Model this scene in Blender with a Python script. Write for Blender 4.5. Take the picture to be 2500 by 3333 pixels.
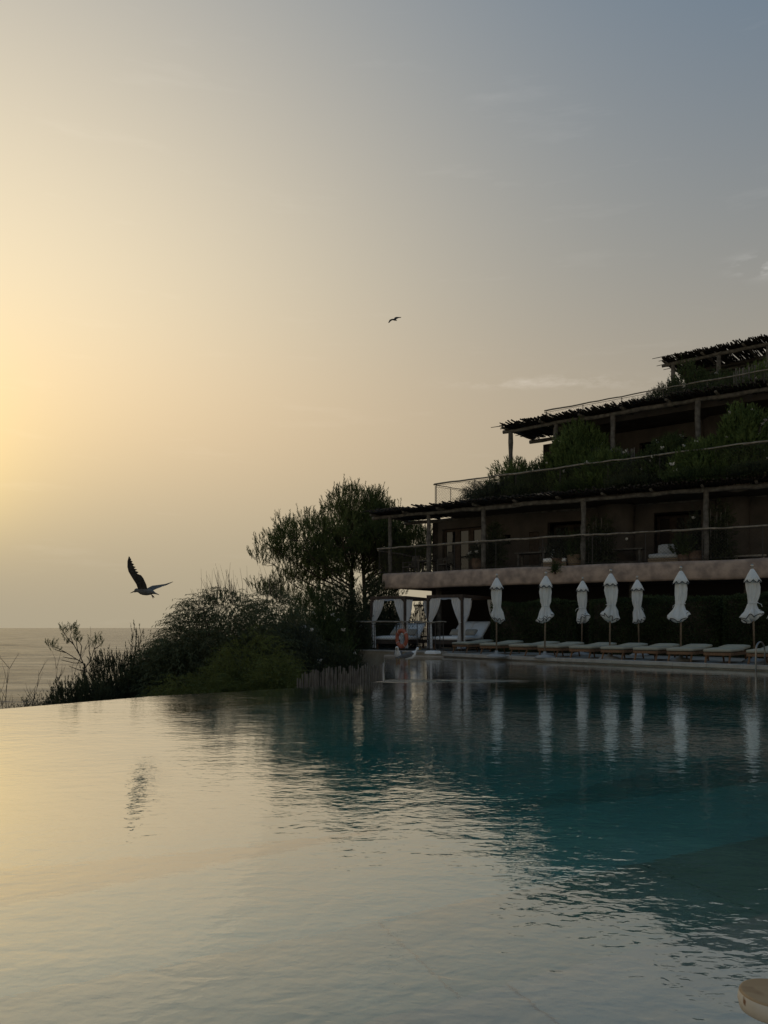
import bpy, math, random
import numpy as np
from math import sin, cos, pi, radians, sqrt, atan2
from mathutils import Vector, Matrix

for o in list(bpy.data.objects): bpy.data.objects.remove(o)
SC = bpy.context.scene
COL = SC.collection
random.seed(7)
RNG = np.random.default_rng(11)

# ------------------------------------------------------------------ camera, sky, sun, exposure
EYE = 1.0                                  # eye height over the water (m)
F = 2600.0                                 # focal length in photograph pixels (2500 x 3333)
cam = bpy.data.cameras.new('camera')
cam.sensor_fit = 'VERTICAL'; cam.sensor_height = 36.0; cam.lens = 36.0 * F / 3333.0
cam.shift_y = (2043.0 - 1666.5) / 3333.0
cam.clip_start = 0.05; cam.clip_end = 200000.0
cam_o = bpy.data.objects.new('camera', cam); COL.objects.link(cam_o)
cam_o.location = (0, 0, EYE); cam_o.rotation_euler = (pi / 2, 0, 0)
SC.camera = cam_o

SUN_AZ, SUN_EL = -30.4, 7.0
SV = (sin(radians(SUN_AZ)) * cos(radians(SUN_EL)), cos(radians(SUN_AZ)) * cos(radians(SUN_EL)), sin(radians(SUN_EL)))
SC.view_settings.view_transform = 'Standard'
SC.view_settings.look = 'None'
SC.view_settings.exposure = 0.0
SC.view_settings.gamma = 1.0
SC.view_settings.use_curve_mapping = False
try:
    SC.cycles.use_denoising = True
except Exception:
    pass

W = bpy.data.worlds.new('World'); SC.world = W; W.use_nodes = True
def build_world():
    nt = W.node_tree; N = nt.nodes; L = nt.links; N.clear()
    def math_(op, a, b=None, c=None):
        n = N.new('ShaderNodeMath'); n.operation = op
        for i, v in enumerate((a, b, c)):
            if v is None: continue
            if isinstance(v, (int, float)): n.inputs[i].default_value = v
            else: L.new(v, n.inputs[i])
        return n.outputs[0]
    def vscale(col, fac):
        n = N.new('ShaderNodeVectorMath'); n.operation = 'SCALE'
        if isinstance(col, tuple): n.inputs[0].default_value = col
        else: L.new(col, n.inputs[0])
        L.new(fac, n.inputs['Scale']); return n.outputs[0]
    def vadd(a, b):
        n = N.new('ShaderNodeVectorMath'); n.operation = 'ADD'
        for i, v in enumerate((a, b)):
            if isinstance(v, tuple): n.inputs[i].default_value = v
            else: L.new(v, n.inputs[i])
        return n.outputs[0]
    tc = N.new('ShaderNodeTexCoord')
    nm = N.new('ShaderNodeVectorMath'); nm.operation = 'NORMALIZE'; L.new(tc.outputs['Generated'], nm.inputs[0])
    d = nm.outputs[0]
    dt = N.new('ShaderNodeVectorMath'); dt.operation = 'DOT_PRODUCT'; L.new(d, dt.inputs[0]); dt.inputs[1].default_value = SV
    g = math_('MULTIPLY', math_('ARCCOSINE', math_('MINIMUM', math_('MAXIMUM', dt.outputs['Value'], -1.0), 1.0)), 180 / pi)
    sp = N.new('ShaderNodeSeparateXYZ'); L.new(d, sp.inputs[0])
    el = math_('MULTIPLY', math_('ARCSINE', math_('MAXIMUM', sp.outputs['Z'], 0.0)), 180 / pi)
    q = math_('DIVIDE', el, 18.1)
    H = math_('SUBTRACT', 1.0, math_('EXPONENT', math_('MULTIPLY', math_('MULTIPLY', q, q), -1.0)))
    q1 = math_('DIVIDE', g, 32.5)
    G1 = math_('MULTIPLY', math_('EXPONENT', math_('MULTIPLY', math_('MULTIPLY', q1, q1), -1.0)), H)
    G2 = math_('MULTIPLY', math_('EXPONENT', math_('DIVIDE', g, -4.0)), H)
    q2 = math_('DIVIDE', el, 27.25)
    HZ = math_('EXPONENT', math_('MULTIPLY', math_('MULTIPLY', q2, q2), -1.0))
    c = vadd((0.068, 0.150, 0.255), vscale((1.000, 0.762, 0.408), G1))
    c = vadd(c, vscale((3.2, 2.1, 0.1), G2))
    c = vadd(c, vscale((0.356, 0.214, 0.0), HZ))
    # rosy band some way above the horizon on the sun's side
    q3 = math_('DIVIDE', math_('SUBTRACT', el, 14.0), 6.5); q4 = math_('DIVIDE', g, 42.0)
    ros = math_('MULTIPLY', math_('EXPONENT', math_('MULTIPLY', math_('MULTIPLY', q3, q3), -1.0)), math_('EXPONENT', math_('MULTIPLY', math_('MULTIPLY', q4, q4), -1.0)))
    c = vadd(c, vscale((0.085, 0.015, -0.022), ros))
    # faint high streaks of cloud
    mp = N.new('ShaderNodeMapping'); mp.inputs['Scale'].default_value = (3.0, 3.0, 22.0); L.new(d, mp.inputs['Vector'])
    nz = N.new('ShaderNodeTexNoise'); nz.inputs['Scale'].default_value = 2.2; nz.inputs['Detail'].default_value = 5.0
    nz.inputs['Roughness'].default_value = 0.6; L.new(mp.outputs[0], nz.inputs['Vector'])
    st = math_('MULTIPLY', math_('MAXIMUM', math_('SUBTRACT', nz.outputs['Fac'], 0.60), 0.0), 0.16)
    c = vadd(c, vscale((0.9, 0.85, 0.78), st))
    mp2 = N.new('ShaderNodeMapping'); mp2.inputs['Scale'].default_value = (9.0, 9.0, 30.0); L.new(d, mp2.inputs['Vector'])
    nz2 = N.new('ShaderNodeTexNoise'); nz2.inputs['Scale'].default_value = 3.0; nz2.inputs['Detail'].default_value = 6.0; nz2.inputs['Roughness'].default_value = 0.62; L.new(mp2.outputs[0], nz2.inputs['Vector'])
    wis = math_('MAXIMUM', math_('SUBTRACT', nz2.outputs['Fac'], 0.42), 0.0)
    for cx, cz, sx_, sz_, amp in ((0.472, 0.452, 0.030, 0.012, 1.1), (0.245, 0.308, 0.085, 0.008, 0.45), (0.14, 0.305, 0.06, 0.006, 0.25)):
        sep = N.new('ShaderNodeSeparateXYZ'); L.new(d, sep.inputs[0]); yy_ = math_('MAXIMUM', sep.outputs['Y'], 0.05)
        u_ = math_('DIVIDE', math_('SUBTRACT', math_('DIVIDE', sep.outputs['X'], yy_), cx), sx_); v_ = math_('DIVIDE', math_('SUBTRACT', math_('DIVIDE', sep.outputs['Z'], yy_), cz), sz_)
        k_ = math_('EXPONENT', math_('MULTIPLY', math_('ADD', math_('MULTIPLY', u_, u_), math_('MULTIPLY', v_, v_)), -1.0))
        k_ = math_('MULTIPLY', math_('MULTIPLY', k_, math_('GREATER_THAN', sep.outputs['Y'], 0.06)), math_('MULTIPLY', wis, amp))
        c = vadd(c, vscale((1.0, 0.97, 0.95), k_))
    bg = N.new('ShaderNodeBackground'); L.new(c, bg.inputs['Color']); bg.inputs['Strength'].default_value = 1.01
    sky = N.new('ShaderNodeTexSky'); sky.sky_type = 'NISHITA'; sky.sun_disc = False
    sky.sun_elevation = radians(SUN_EL); sky.sun_rotation = radians(SUN_AZ); sky.dust_density = 6.0
    bg2 = N.new('ShaderNodeBackground'); L.new(sky.outputs[0], bg2.inputs['Color']); bg2.inputs['Strength'].default_value = 0.0006
    ad = N.new('ShaderNodeAddShader'); L.new(bg.outputs[0], ad.inputs[0]); L.new(bg2.outputs[0], ad.inputs[1])
    out = N.new('ShaderNodeOutputWorld'); L.new(ad.outputs[0], out.inputs['Surface'])
build_world()

sl = bpy.data.lights.new('sun', 'SUN'); sl.energy = 0.03; sl.angle = radians(45.0); sl.color = (1.0, 0.82, 0.55)
sun = bpy.data.objects.new('sun', sl); COL.objects.link(sun)
sun.rotation_euler = Vector(SV).to_track_quat('Z', 'Y').to_euler()

# ------------------------------------------------------------------ helpers
def at(px, py, Y):
    """point of the photograph at depth Y"""
    return ((px - 1250.0) / F * Y, Y, EYE - (py - 2043.0) / F * Y)
def xat(px, Y): return (px - 1250.0) / F * Y
def ray_line(px, a, b):
    """where the vertical plane through photograph column px cuts the ground line a-b"""
    k = (px - 1250.0) / F
    t = (k * a[1] - a[0]) / ((b[0] - a[0]) - k * (b[1] - a[1]))
    return (a[0] + t * (b[0] - a[0]), a[1] + t * (b[1] - a[1]))
def on_poly(px, poly):
    best = None
    for a, b in zip(poly[:-1], poly[1:]):
        k = (px - 1250.0) / F
        den = (b[0] - a[0]) - k * (b[1] - a[1])
        if abs(den) < 1e-9: continue
        t = (k * a[1] - a[0]) / den
        if -1e-6 <= t <= 1 + 1e-6: return (a[0] + t * (b[0] - a[0]), a[1] + t * (b[1] - a[1]))
    a, b = (poly[0], poly[1]) if px < 1250 + F * poly[0][0] / poly[0][1] else (poly[-2], poly[-1])
    return ray_line(px, a, b)
def offset(poly, d):
    """polyline moved d metres to the back (left of its direction)"""
    out = []
    for i, p in enumerate(poly):
        a = poly[max(0, i - 1)]; b = poly[min(len(poly) - 1, i + 1)]
        dx, dy = b[0] - a[0], b[1] - a[1]; l = sqrt(dx * dx + dy * dy)
        out.append((p[0] - dy / l * d, p[1] + dx / l * d))
    return out
def resample(poly, step):
    out = []
    tot = 0
    for a, b in zip(poly[:-1], poly[1:]):
        l = sqrt((b[0] - a[0]) ** 2 + (b[1] - a[1]) ** 2)
        s = (-tot) % step
        while s < l:
            t = s / l; out.append((a[0] + t * (b[0] - a[0]), a[1] + t * (b[1] - a[1]), atan2(b[1] - a[1], b[0] - a[0])))
            s += step
        tot += l
    return out

class MB:
    def __init__(s): s.v = []; s.f = []
    def add(s, vs, fs):
        b = len(s.v); s.v += [tuple(v) for v in vs]; s.f += [tuple(b + i for i in f) for f in fs]; return s
    def box(s, c, size, rz=0.0, taper=1.0):
        hx, hy, hz = size[0] / 2, size[1] / 2, size[2] / 2; vs = []
        for z, k in ((-hz, 1.0), (hz, taper)):
            for x, y in ((-hx, -hy), (hx, -hy), (hx, hy), (-hx, hy)):
                x *= k; y *= k
                vs.append((c[0] + x * cos(rz) - y * sin(rz), c[1] + x * sin(rz) + y * cos(rz), c[2] + z))
        return s.add(vs, [(3, 2, 1, 0), (4, 5, 6, 7), (0, 1, 5, 4), (1, 2, 6, 5), (2, 3, 7, 6), (3, 0, 4, 7)])
    def prism(s, pts, z0, z1):
        n = len(pts); vs = [(p[0], p[1], z0) for p in pts] + [(p[0], p[1], z1) for p in pts]
        fs = [tuple(range(n - 1, -1, -1)), tuple(range(n, 2 * n))] + [(i, (i + 1) % n, n + (i + 1) % n, n + i) for i in range(n)]
        return s.add(vs, fs)
    def wall(s, a, b, z0, z1, t):
        dx, dy = b[0] - a[0], b[1] - a[1]; l = sqrt(dx * dx + dy * dy); nx, ny = -dy / l * t, dx / l * t
        return s.prism([a, b, (b[0] + nx, b[1] + ny), (a[0] + nx, a[1] + ny)], z0, z1)
    def tube(s, pts, r, n=6, cap=True):
        pts = [Vector(p) for p in pts]
        rs = r if isinstance(r, (list, tuple)) else [r] * len(pts)
        b = len(s.v); up = Vector((0, 0, 1)); prev = None
        for i, p in enumerate(pts):
            t = (pts[min(i + 1, len(pts) - 1)] - pts[max(i - 1, 0)])
            if t.length < 1e-9: t = Vector((0, 0, 1))
            t.normalize()
            if prev is None:
                u = t.cross(up)
                if u.length < 1e-3: u = t.cross(Vector((1, 0, 0)))
            else:
                u = prev - t * prev.dot(t)
                if u.length < 1e-6: u = t.cross(up)
            u.normalize(); prev = u; w = t.cross(u)
            for k in range(n):
                a = 2 * pi * k / n; q = p + (u * cos(a) + w * sin(a)) * rs[i]; s.v.append(tuple(q))
        for i in range(len(pts) - 1):
            for k in range(n):
                k2 = (k + 1) % n
                s.f.append((b + i * n + k, b + (i + 1) * n + k, b + (i + 1) * n + k2, b + i * n + k2))
        if cap:
            s.f.append(tuple(b + k for k in range(n))); e = b + (len(pts) - 1) * n
            s.f.append(tuple(e + k for k in range(n - 1, -1, -1)))
        return s
    def lathe(s, prof, n=24, c=(0, 0, 0), fold=None, cap=True):
        """prof: (r, z) list; fold(i, a, r, z) -> (r, z) lets folds be pressed into it"""
        b = len(s.v)
        for i, (r, z) in enumerate(prof):
            for k in range(n):
                a = 2 * pi * k / n; rr, zz = (r, z) if fold is None else fold(i, a, r, z)
                s.v.append((c[0] + rr * cos(a), c[1] + rr * sin(a), c[2] + zz))
        for i in range(len(prof) - 1):
            for k in range(n):
                k2 = (k + 1) % n; s.f.append((b + i * n + k, b + i * n + k2, b + (i + 1) * n + k2, b + (i + 1) * n + k))
        if cap:
            s.f.append(tuple(b + k for k in range(n - 1, -1, -1))); e = b + (len(prof) - 1) * n
            s.f.append(tuple(e + k for k in range(n)))
        return s
    def cushion(s, c, size, rz=0, bulge=0.02, tilt=0.0, nx=5, ny=5):
        """soft rounded box; tilt raises its +y end about the -y end"""
        sx, sy, sz = size
        def edge(u): return 1 - abs(2 * u - 1) ** 6
        def P(x, y, z):
            yy = y + sy / 2
            y2 = yy * cos(tilt) - z * sin(tilt) - sy / 2; z2 = z * cos(tilt) + yy * sin(tilt)
            return (c[0] + x * cos(rz) - y2 * sin(rz), c[1] + x * sin(rz) + y2 * cos(rz), c[2] + z2)
        b = len(s.v); top = []; bot = []
        for j in range(ny + 1):
            for i in range(nx + 1):
                u, v = i / nx, j / ny; e = min(edge(u), edge(v))
                ins = 0.012
                x = (u - .5) * (sx - 2 * ins); y = (v - .5) * (sy - 2 * ins)
                top.append(P(x, y, sz - 0.015 + (0.015 + bulge) * e ** .5)); bot.append(P(x, y, 0.015 * (1 - e ** .5)))
        s.v += top; o2 = len(s.v); s.v += bot
        w = nx + 1
        for j in range(ny):
            for i in range(nx):
                a = j * w + i
                s.f.append((b + a, b + a + 1, b + a + w + 1, b + a + w)); s.f.append((o2 + a, o2 + a + w, o2 + a + w + 1, o2 + a + 1))
        ring = [i for i in range(nx + 1)] + [j * w + nx for j in range(1, ny + 1)] + [ny * w + i for i in range(nx - 1, -1, -1)] + [j * w for j in range(ny - 1, 0, -1)]
        m = len(s.v); n = len(ring)
        for k in ring:
            i, j = k % w, k // w
            x = (i / nx - .5) * sx; y = (j / ny - .5) * sy; s.v.append(P(x, y, sz / 2))
        for k in range(n):
            k2 = (k + 1) % n
            s.f.append((o2 + ring[k], o2 + ring[k2], m + k2, m + k)); s.f.append((m + k, m + k2, b + ring[k2], b + ring[k]))
        return s
    def build(s, name, mat, parent=None, smooth=False, world=True):
        off = root_loc(parent) if (parent is not None and world) else (0, 0, 0)
        me = bpy.data.meshes.new(name)
        me.from_pydata([(v[0] - off[0], v[1] - off[1], v[2] - off[2]) for v in s.v], [], s.f)
        return link(name, me, mat, parent, smooth)

def root_loc(o):
    while o.parent is not None: o = o.parent
    return o.location
def link(name, me, mat, parent=None, smooth=False):
    if mat is not None and not me.materials: me.materials.append(mat)
    if smooth: me.polygons.foreach_set('use_smooth', [True] * len(me.polygons))
    me.update()
    o = bpy.data.objects.new(name, me); COL.objects.link(o)
    if parent is not None: o.parent = parent
    return o
def tag(o, label=None, cat=None, group=None, kind=None):
    if label: o['label'] = label
    if cat: o['category'] = cat
    if group: o['group'] = group
    if kind: o['kind'] = kind
    return o
def thing(name, label, cat, loc=(0, 0, 0), rz=0.0, group=None):
    o = bpy.data.objects.new(name, None); COL.objects.link(o); o.empty_display_size = .2
    o.location = loc; o.rotation_euler = (0, 0, rz)
    return tag(o, label, cat, group)
def copy_tree(o, parent=None):
    c = o.copy(); COL.objects.link(c)
    if parent is not None: c.parent = parent
    for ch in list(o.children): copy_tree(ch, c)
    return c
def struct(name, mb, mat, smooth=False):
    return tag(mb.build(name, mat, None, smooth), kind='structure')
def crook(a, b, n, amp, rnd=random):
    """a slightly crooked line of n points from a to b"""
    a, b = Vector(a), Vector(b); out = []
    for i in range(n):
        t = i / (n - 1); k = amp * (0.3 if i in (0, n - 1) else 1)
        out.append(a.lerp(b, t) + Vector((rnd.uniform(-k, k), rnd.uniform(-k, k), rnd.uniform(-k, k))))
    return out

# ------------------------------------------------------------------ materials
def mat_(name, col, rough=0.8, col2=None, scale=4.0, bump=0.0, bscale=30.0, spec=0.3, stretch=(1, 1, 1), metal=0.0, detail=5.0, lo=0.35, hi=0.65, trans=0.0, bdist=0.01):
    m = bpy.data.materials.new(name); m.use_nodes = True
    nt = m.node_tree; N = nt.nodes; L = nt.links
    p = N['Principled BSDF']; p.inputs['Roughness'].default_value = rough
    p.inputs['Specular IOR Level'].default_value = spec; p.inputs['Metallic'].default_value = metal
    p.inputs['Base Color'].default_value = (*col, 1)
    tc = N.new('ShaderNodeTexCoord'); mp = N.new('ShaderNodeMapping'); mp.inputs['Scale'].default_value = stretch
    L.new(tc.outputs['Object'], mp.inputs['Vector'])
    colsock = None
    if col2 is not None:
        nz = N.new('ShaderNodeTexNoise'); nz.inputs['Scale'].default_value = scale; nz.inputs['Detail'].default_value = detail
        L.new(mp.outputs[0], nz.inputs['Vector'])
        cr = N.new('ShaderNodeValToRGB'); cr.color_ramp.elements[0].position = lo; cr.color_ramp.elements[1].position = hi
        cr.color_ramp.elements[0].color = (*col, 1); cr.color_ramp.elements[1].color = (*col2, 1)
        L.new(nz.outputs['Fac'], cr.inputs['Fac']); L.new(cr.outputs['Color'], p.inputs['Base Color']); colsock = cr.outputs['Color']
    if bump:
        nb = N.new('ShaderNodeTexNoise'); nb.inputs['Scale'].default_value = bscale; nb.inputs['Detail'].default_value = 6.0
        L.new(mp.outputs[0], nb.inputs['Vector'])
        b = N.new('ShaderNodeBump'); b.inputs['Strength'].default_value = bump; b.inputs['Distance'].default_value = bdist
        L.new(nb.outputs['Fac'], b.inputs['Height']); L.new(b.outputs[0], p.inputs['Normal'])
    if trans:
        t = N.new('ShaderNodeBsdfTranslucent'); mx = N.new('ShaderNodeMixShader'); mx.inputs[0].default_value = trans
        if colsock: L.new(colsock, t.inputs['Color'])
        else: t.inputs['Color'].default_value = (*col, 1)
        L.new(p.outputs[0], mx.inputs[1]); L.new(t.outputs[0], mx.inputs[2]); L.new(mx.outputs[0], N['Material Output'].inputs['Surface'])
    return m

M = {}
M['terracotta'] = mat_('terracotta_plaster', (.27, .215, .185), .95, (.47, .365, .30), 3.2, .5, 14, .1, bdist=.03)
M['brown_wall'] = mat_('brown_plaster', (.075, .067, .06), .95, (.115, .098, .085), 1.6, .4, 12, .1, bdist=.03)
M['pale_plaster'] = mat_('pale_plaster', (.27, .22, .17), .95, (.35, .28, .22), 2.5, .4, 14, .1, bdist=.03)
M['grey_wood'] = mat_('weathered_wood', (.075, .07, .064), .9, (.16, .148, .13), 6, .8, 30, .15, (1, 1, 1), bdist=.012)
M['post_log'] = mat_('post_log', (.085, .078, .07), .9, (.16, .148, .13), 7, .8, 30, .15, bdist=.015)
M['pale_log'] = mat_('pale_log', (.17, .15, .125), .9, (.30, .27, .225), 7, .6, 30, .15, bdist=.01)
M['stick'] = mat_('dark_sticks', (.032, .028, .025), .95, (.075, .064, .053), 5, .5, 40, .1, bdist=.008)
M['stake'] = mat_('silver_stakes', (.11, .10, .09), .95, (.20, .185, .165), 8, .6, 40, .1, (4, 4, .6), bdist=.006)
M['teak'] = mat_('teak', (.14, .075, .04), .7, (.24, .135, .07), 9, .2, 40, .3, (8, 1, 1))
M['dark_frame'] = mat_('dark_wood_frame', (.05, .036, .028), .75, (.085, .062, .048), 8, .2, 40, .25)
M['pole_wood'] = mat_('umbrella_pole_wood', (.16, .12, .085), .6, (.22, .165, .115), 12, 0, 30, .3, (1, 1, .2))
M['canvas'] = mat_('white_canvas', (.70, .72, .72), .95, (.80, .81, .80), 5, .25, 60, .1, trans=.12, bdist=.01)
M['trim'] = mat_('navy_trim', (.012, .014, .02), .9)
M['curtain'] = mat_('white_voile', (.82, .81, .80), .95, (.88, .87, .86), 5, .2, 40, .1, trans=.25)
M['mattress'] = mat_('white_mattress', (.84, .84, .83), .95, (.90, .90, .89), 4, .3, 25, .1)
M['sage'] = mat_('sage_cushion', (.33, .315, .25), .95, (.40, .385, .305), 5, .25, 35, .1)
M['pillow'] = mat_('sand_pillow', (.36, .33, .28), .95, (.44, .40, .34), 8, .3, 50, .1)
M['bluegrey'] = mat_('grey_cushion', (.42, .44, .46), .95, (.5, .52, .54), 6, .2, 40, .1)
M['metal'] = mat_('dark_metal', (.028, .026, .025), .6, (.05, .042, .036), 10, 0, 30, .4)
M['chrome'] = mat_('steel', (.25, .25, .25), .35, None, metal=1.0)
M['finial'] = mat_('finial_metal', (.42, .40, .37), .35, None, metal=.8)
M['deck'] = mat_('deck_stone', (.25, .22, .185), .85, (.33, .295, .25), 3, .3, 30, .25)
M['coping'] = mat_('coping_stone', (.33, .295, .25), .8, (.42, .38, .33), 5, .3, 40, .3)
M['retain'] = mat_('sandstone_plaster', (.27, .225, .165), .95, (.36, .31, .235), 4, .6, 22, .1, bdist=.03)
M['poolstone'] = mat_('pool_stone', (.50, .42, .35), .8, (.60, .51, .435), 2.5, .1, 20, .3)
M['pooldeep'] = mat_('pool_basin', (.58, .61, .58), .8, (.66, .69, .65), 2.0, .1, 20, .3)
M['poolstone2'] = mat_('pool_stone_pale', (.54, .455, .385), .8, (.63, .54, .465), 3.5, .1, 20, .3)
M['soil'] = mat_('dry_soil', (.07, .055, .04), 1.0, (.12, .10, .07), 3, .6, 8, .05, bdist=.08)
M['baseplastic'] = mat_('concrete_base', (.24, .24, .24), .8, (.32, .32, .31), 9, .1, 40)
M['orange'] = mat_('orange_ring', (.40, .105, .06), .55, (.47, .14, .08), 6, 0, 30, .4)
M['rope'] = mat_('rope', (.45, .33, .22), .95)
M['white_band'] = mat_('ring_band', (.55, .42, .36), .6)
M['terra_pot'] = mat_('clay_pot', (.15, .10, .075), .9, (.20, .14, .105), 6, .2, 30)
M['wicker'] = mat_('wicker', (.20, .15, .10), .9, (.30, .23, .16), 30, .8, 60, .2, bdist=.01)
M['lampshade'] = mat_('white_ceramic', (.8, .79, .76), .5)
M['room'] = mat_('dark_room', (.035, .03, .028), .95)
M['bark'] = mat_('bark', (.05, .04, .032), .95, (.09, .072, .055), 8, .8, 20, .1, (1, 1, .3), bdist=.02)
M['twig'] = mat_('dry_twig', (.045, .036, .03), .95, (.075, .06, .048), 8)
def leafm(n, a, b, sc=2.5, tr=.22): return mat_(n, a, .75, b, sc, 0, 30, .2, trans=tr)
M['pine'] = leafm('pine_needles', (.07, .095, .032), (.13, .16, .055), 1.2, .35)
M['willow'] = leafm('willow_leaf', (.066, .080, .040), (.12, .138, .070), 1.0)
M['fern'] = leafm('light_green_leaf', (.08, .10, .028), (.15, .175, .05), 1.4)
M['oleander'] = leafm('oleander_leaf', (.06, .095, .028), (.125, .175, .055), 1.3)
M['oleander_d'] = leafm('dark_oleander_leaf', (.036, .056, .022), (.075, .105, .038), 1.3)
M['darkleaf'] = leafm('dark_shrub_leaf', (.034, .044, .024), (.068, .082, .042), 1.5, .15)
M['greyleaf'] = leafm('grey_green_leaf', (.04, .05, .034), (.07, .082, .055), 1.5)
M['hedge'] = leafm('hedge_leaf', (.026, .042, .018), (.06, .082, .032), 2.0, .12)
M['petal'] = mat_('white_petals', (.72, .70, .66), .8, None, trans=.2)
M['feather_grey'] = mat_('grey_feathers', (.085, .085, .085), .85, (.15, .15, .15), 20)
M['feather_white'] = mat_('white_feathers', (.62, .62, .61), .85, (.72, .72, .71), 20)
M['feather_dark'] = mat_('dark_feathers', (.028, .026, .024), .85, (.06, .055, .05), 25)
M['beak'] = mat_('beak', (.30, .20, .05), .5)
M['glovewood'] = None

def worn_wood(name, c1, c2, knot, k0, k1, kscale, stain):
    m = mat_(name, c1, .55, c2, 14, .3, 30, .35, (.35, 1, 1), lo=.35, hi=.65, bdist=.003)
    nt = m.node_tree; N = nt.nodes; L = nt.links; p = N['Principled BSDF']
    tc = N.new('ShaderNodeTexCoord')
    n1 = N.new('ShaderNodeTexNoise'); n1.inputs['Scale'].default_value = kscale; n1.inputs['Detail'].default_value = 2.5; L.new(tc.outputs['Object'], n1.inputs['Vector'])
    cr = N.new('ShaderNodeValToRGB'); cr.color_ramp.elements[0].position = k0; cr.color_ramp.elements[1].position = k1
    cr.color_ramp.elements[0].color = (0, 0, 0, 1); cr.color_ramp.elements[1].color = (stain, stain, stain, 1); L.new(n1.outputs['Fac'], cr.inputs['Fac'])
    old = p.inputs['Base Color'].links[0].from_socket
    mx2 = N.new('ShaderNodeMix'); mx2.data_type = 'RGBA'; L.new(cr.outputs['Color'], mx2.inputs[0])
    L.new(old, mx2.inputs[6]); mx2.inputs[7].default_value = (*knot, 1)
    L.new(mx2.outputs[2], p.inputs['Base Color'])
    return m
M['armwood'] = worn_wood('worn_wood_top', (.36, .23, .115), (.46, .31, .165), (.27, .155, .07), .50, .62, 26, .8)
M['armside'] = worn_wood('peeled_wood_side', (.60, .50, .36), (.72, .63, .50), (.24, .12, .05), .57, .60, 24, 1.0)

def glass_dark():
    m = bpy.data.materials.new('window_glass'); m.use_nodes = True; N = m.node_tree.nodes; L = m.node_tree.links
    p = N['Principled BSDF']; p.inputs['Base Color'].default_value = (.008, .009, .010, 1); p.inputs['Roughness'].default_value = .03
    p.inputs['IOR'].default_value = 1.75
    return m
M['glass'] = glass_dark()

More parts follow.
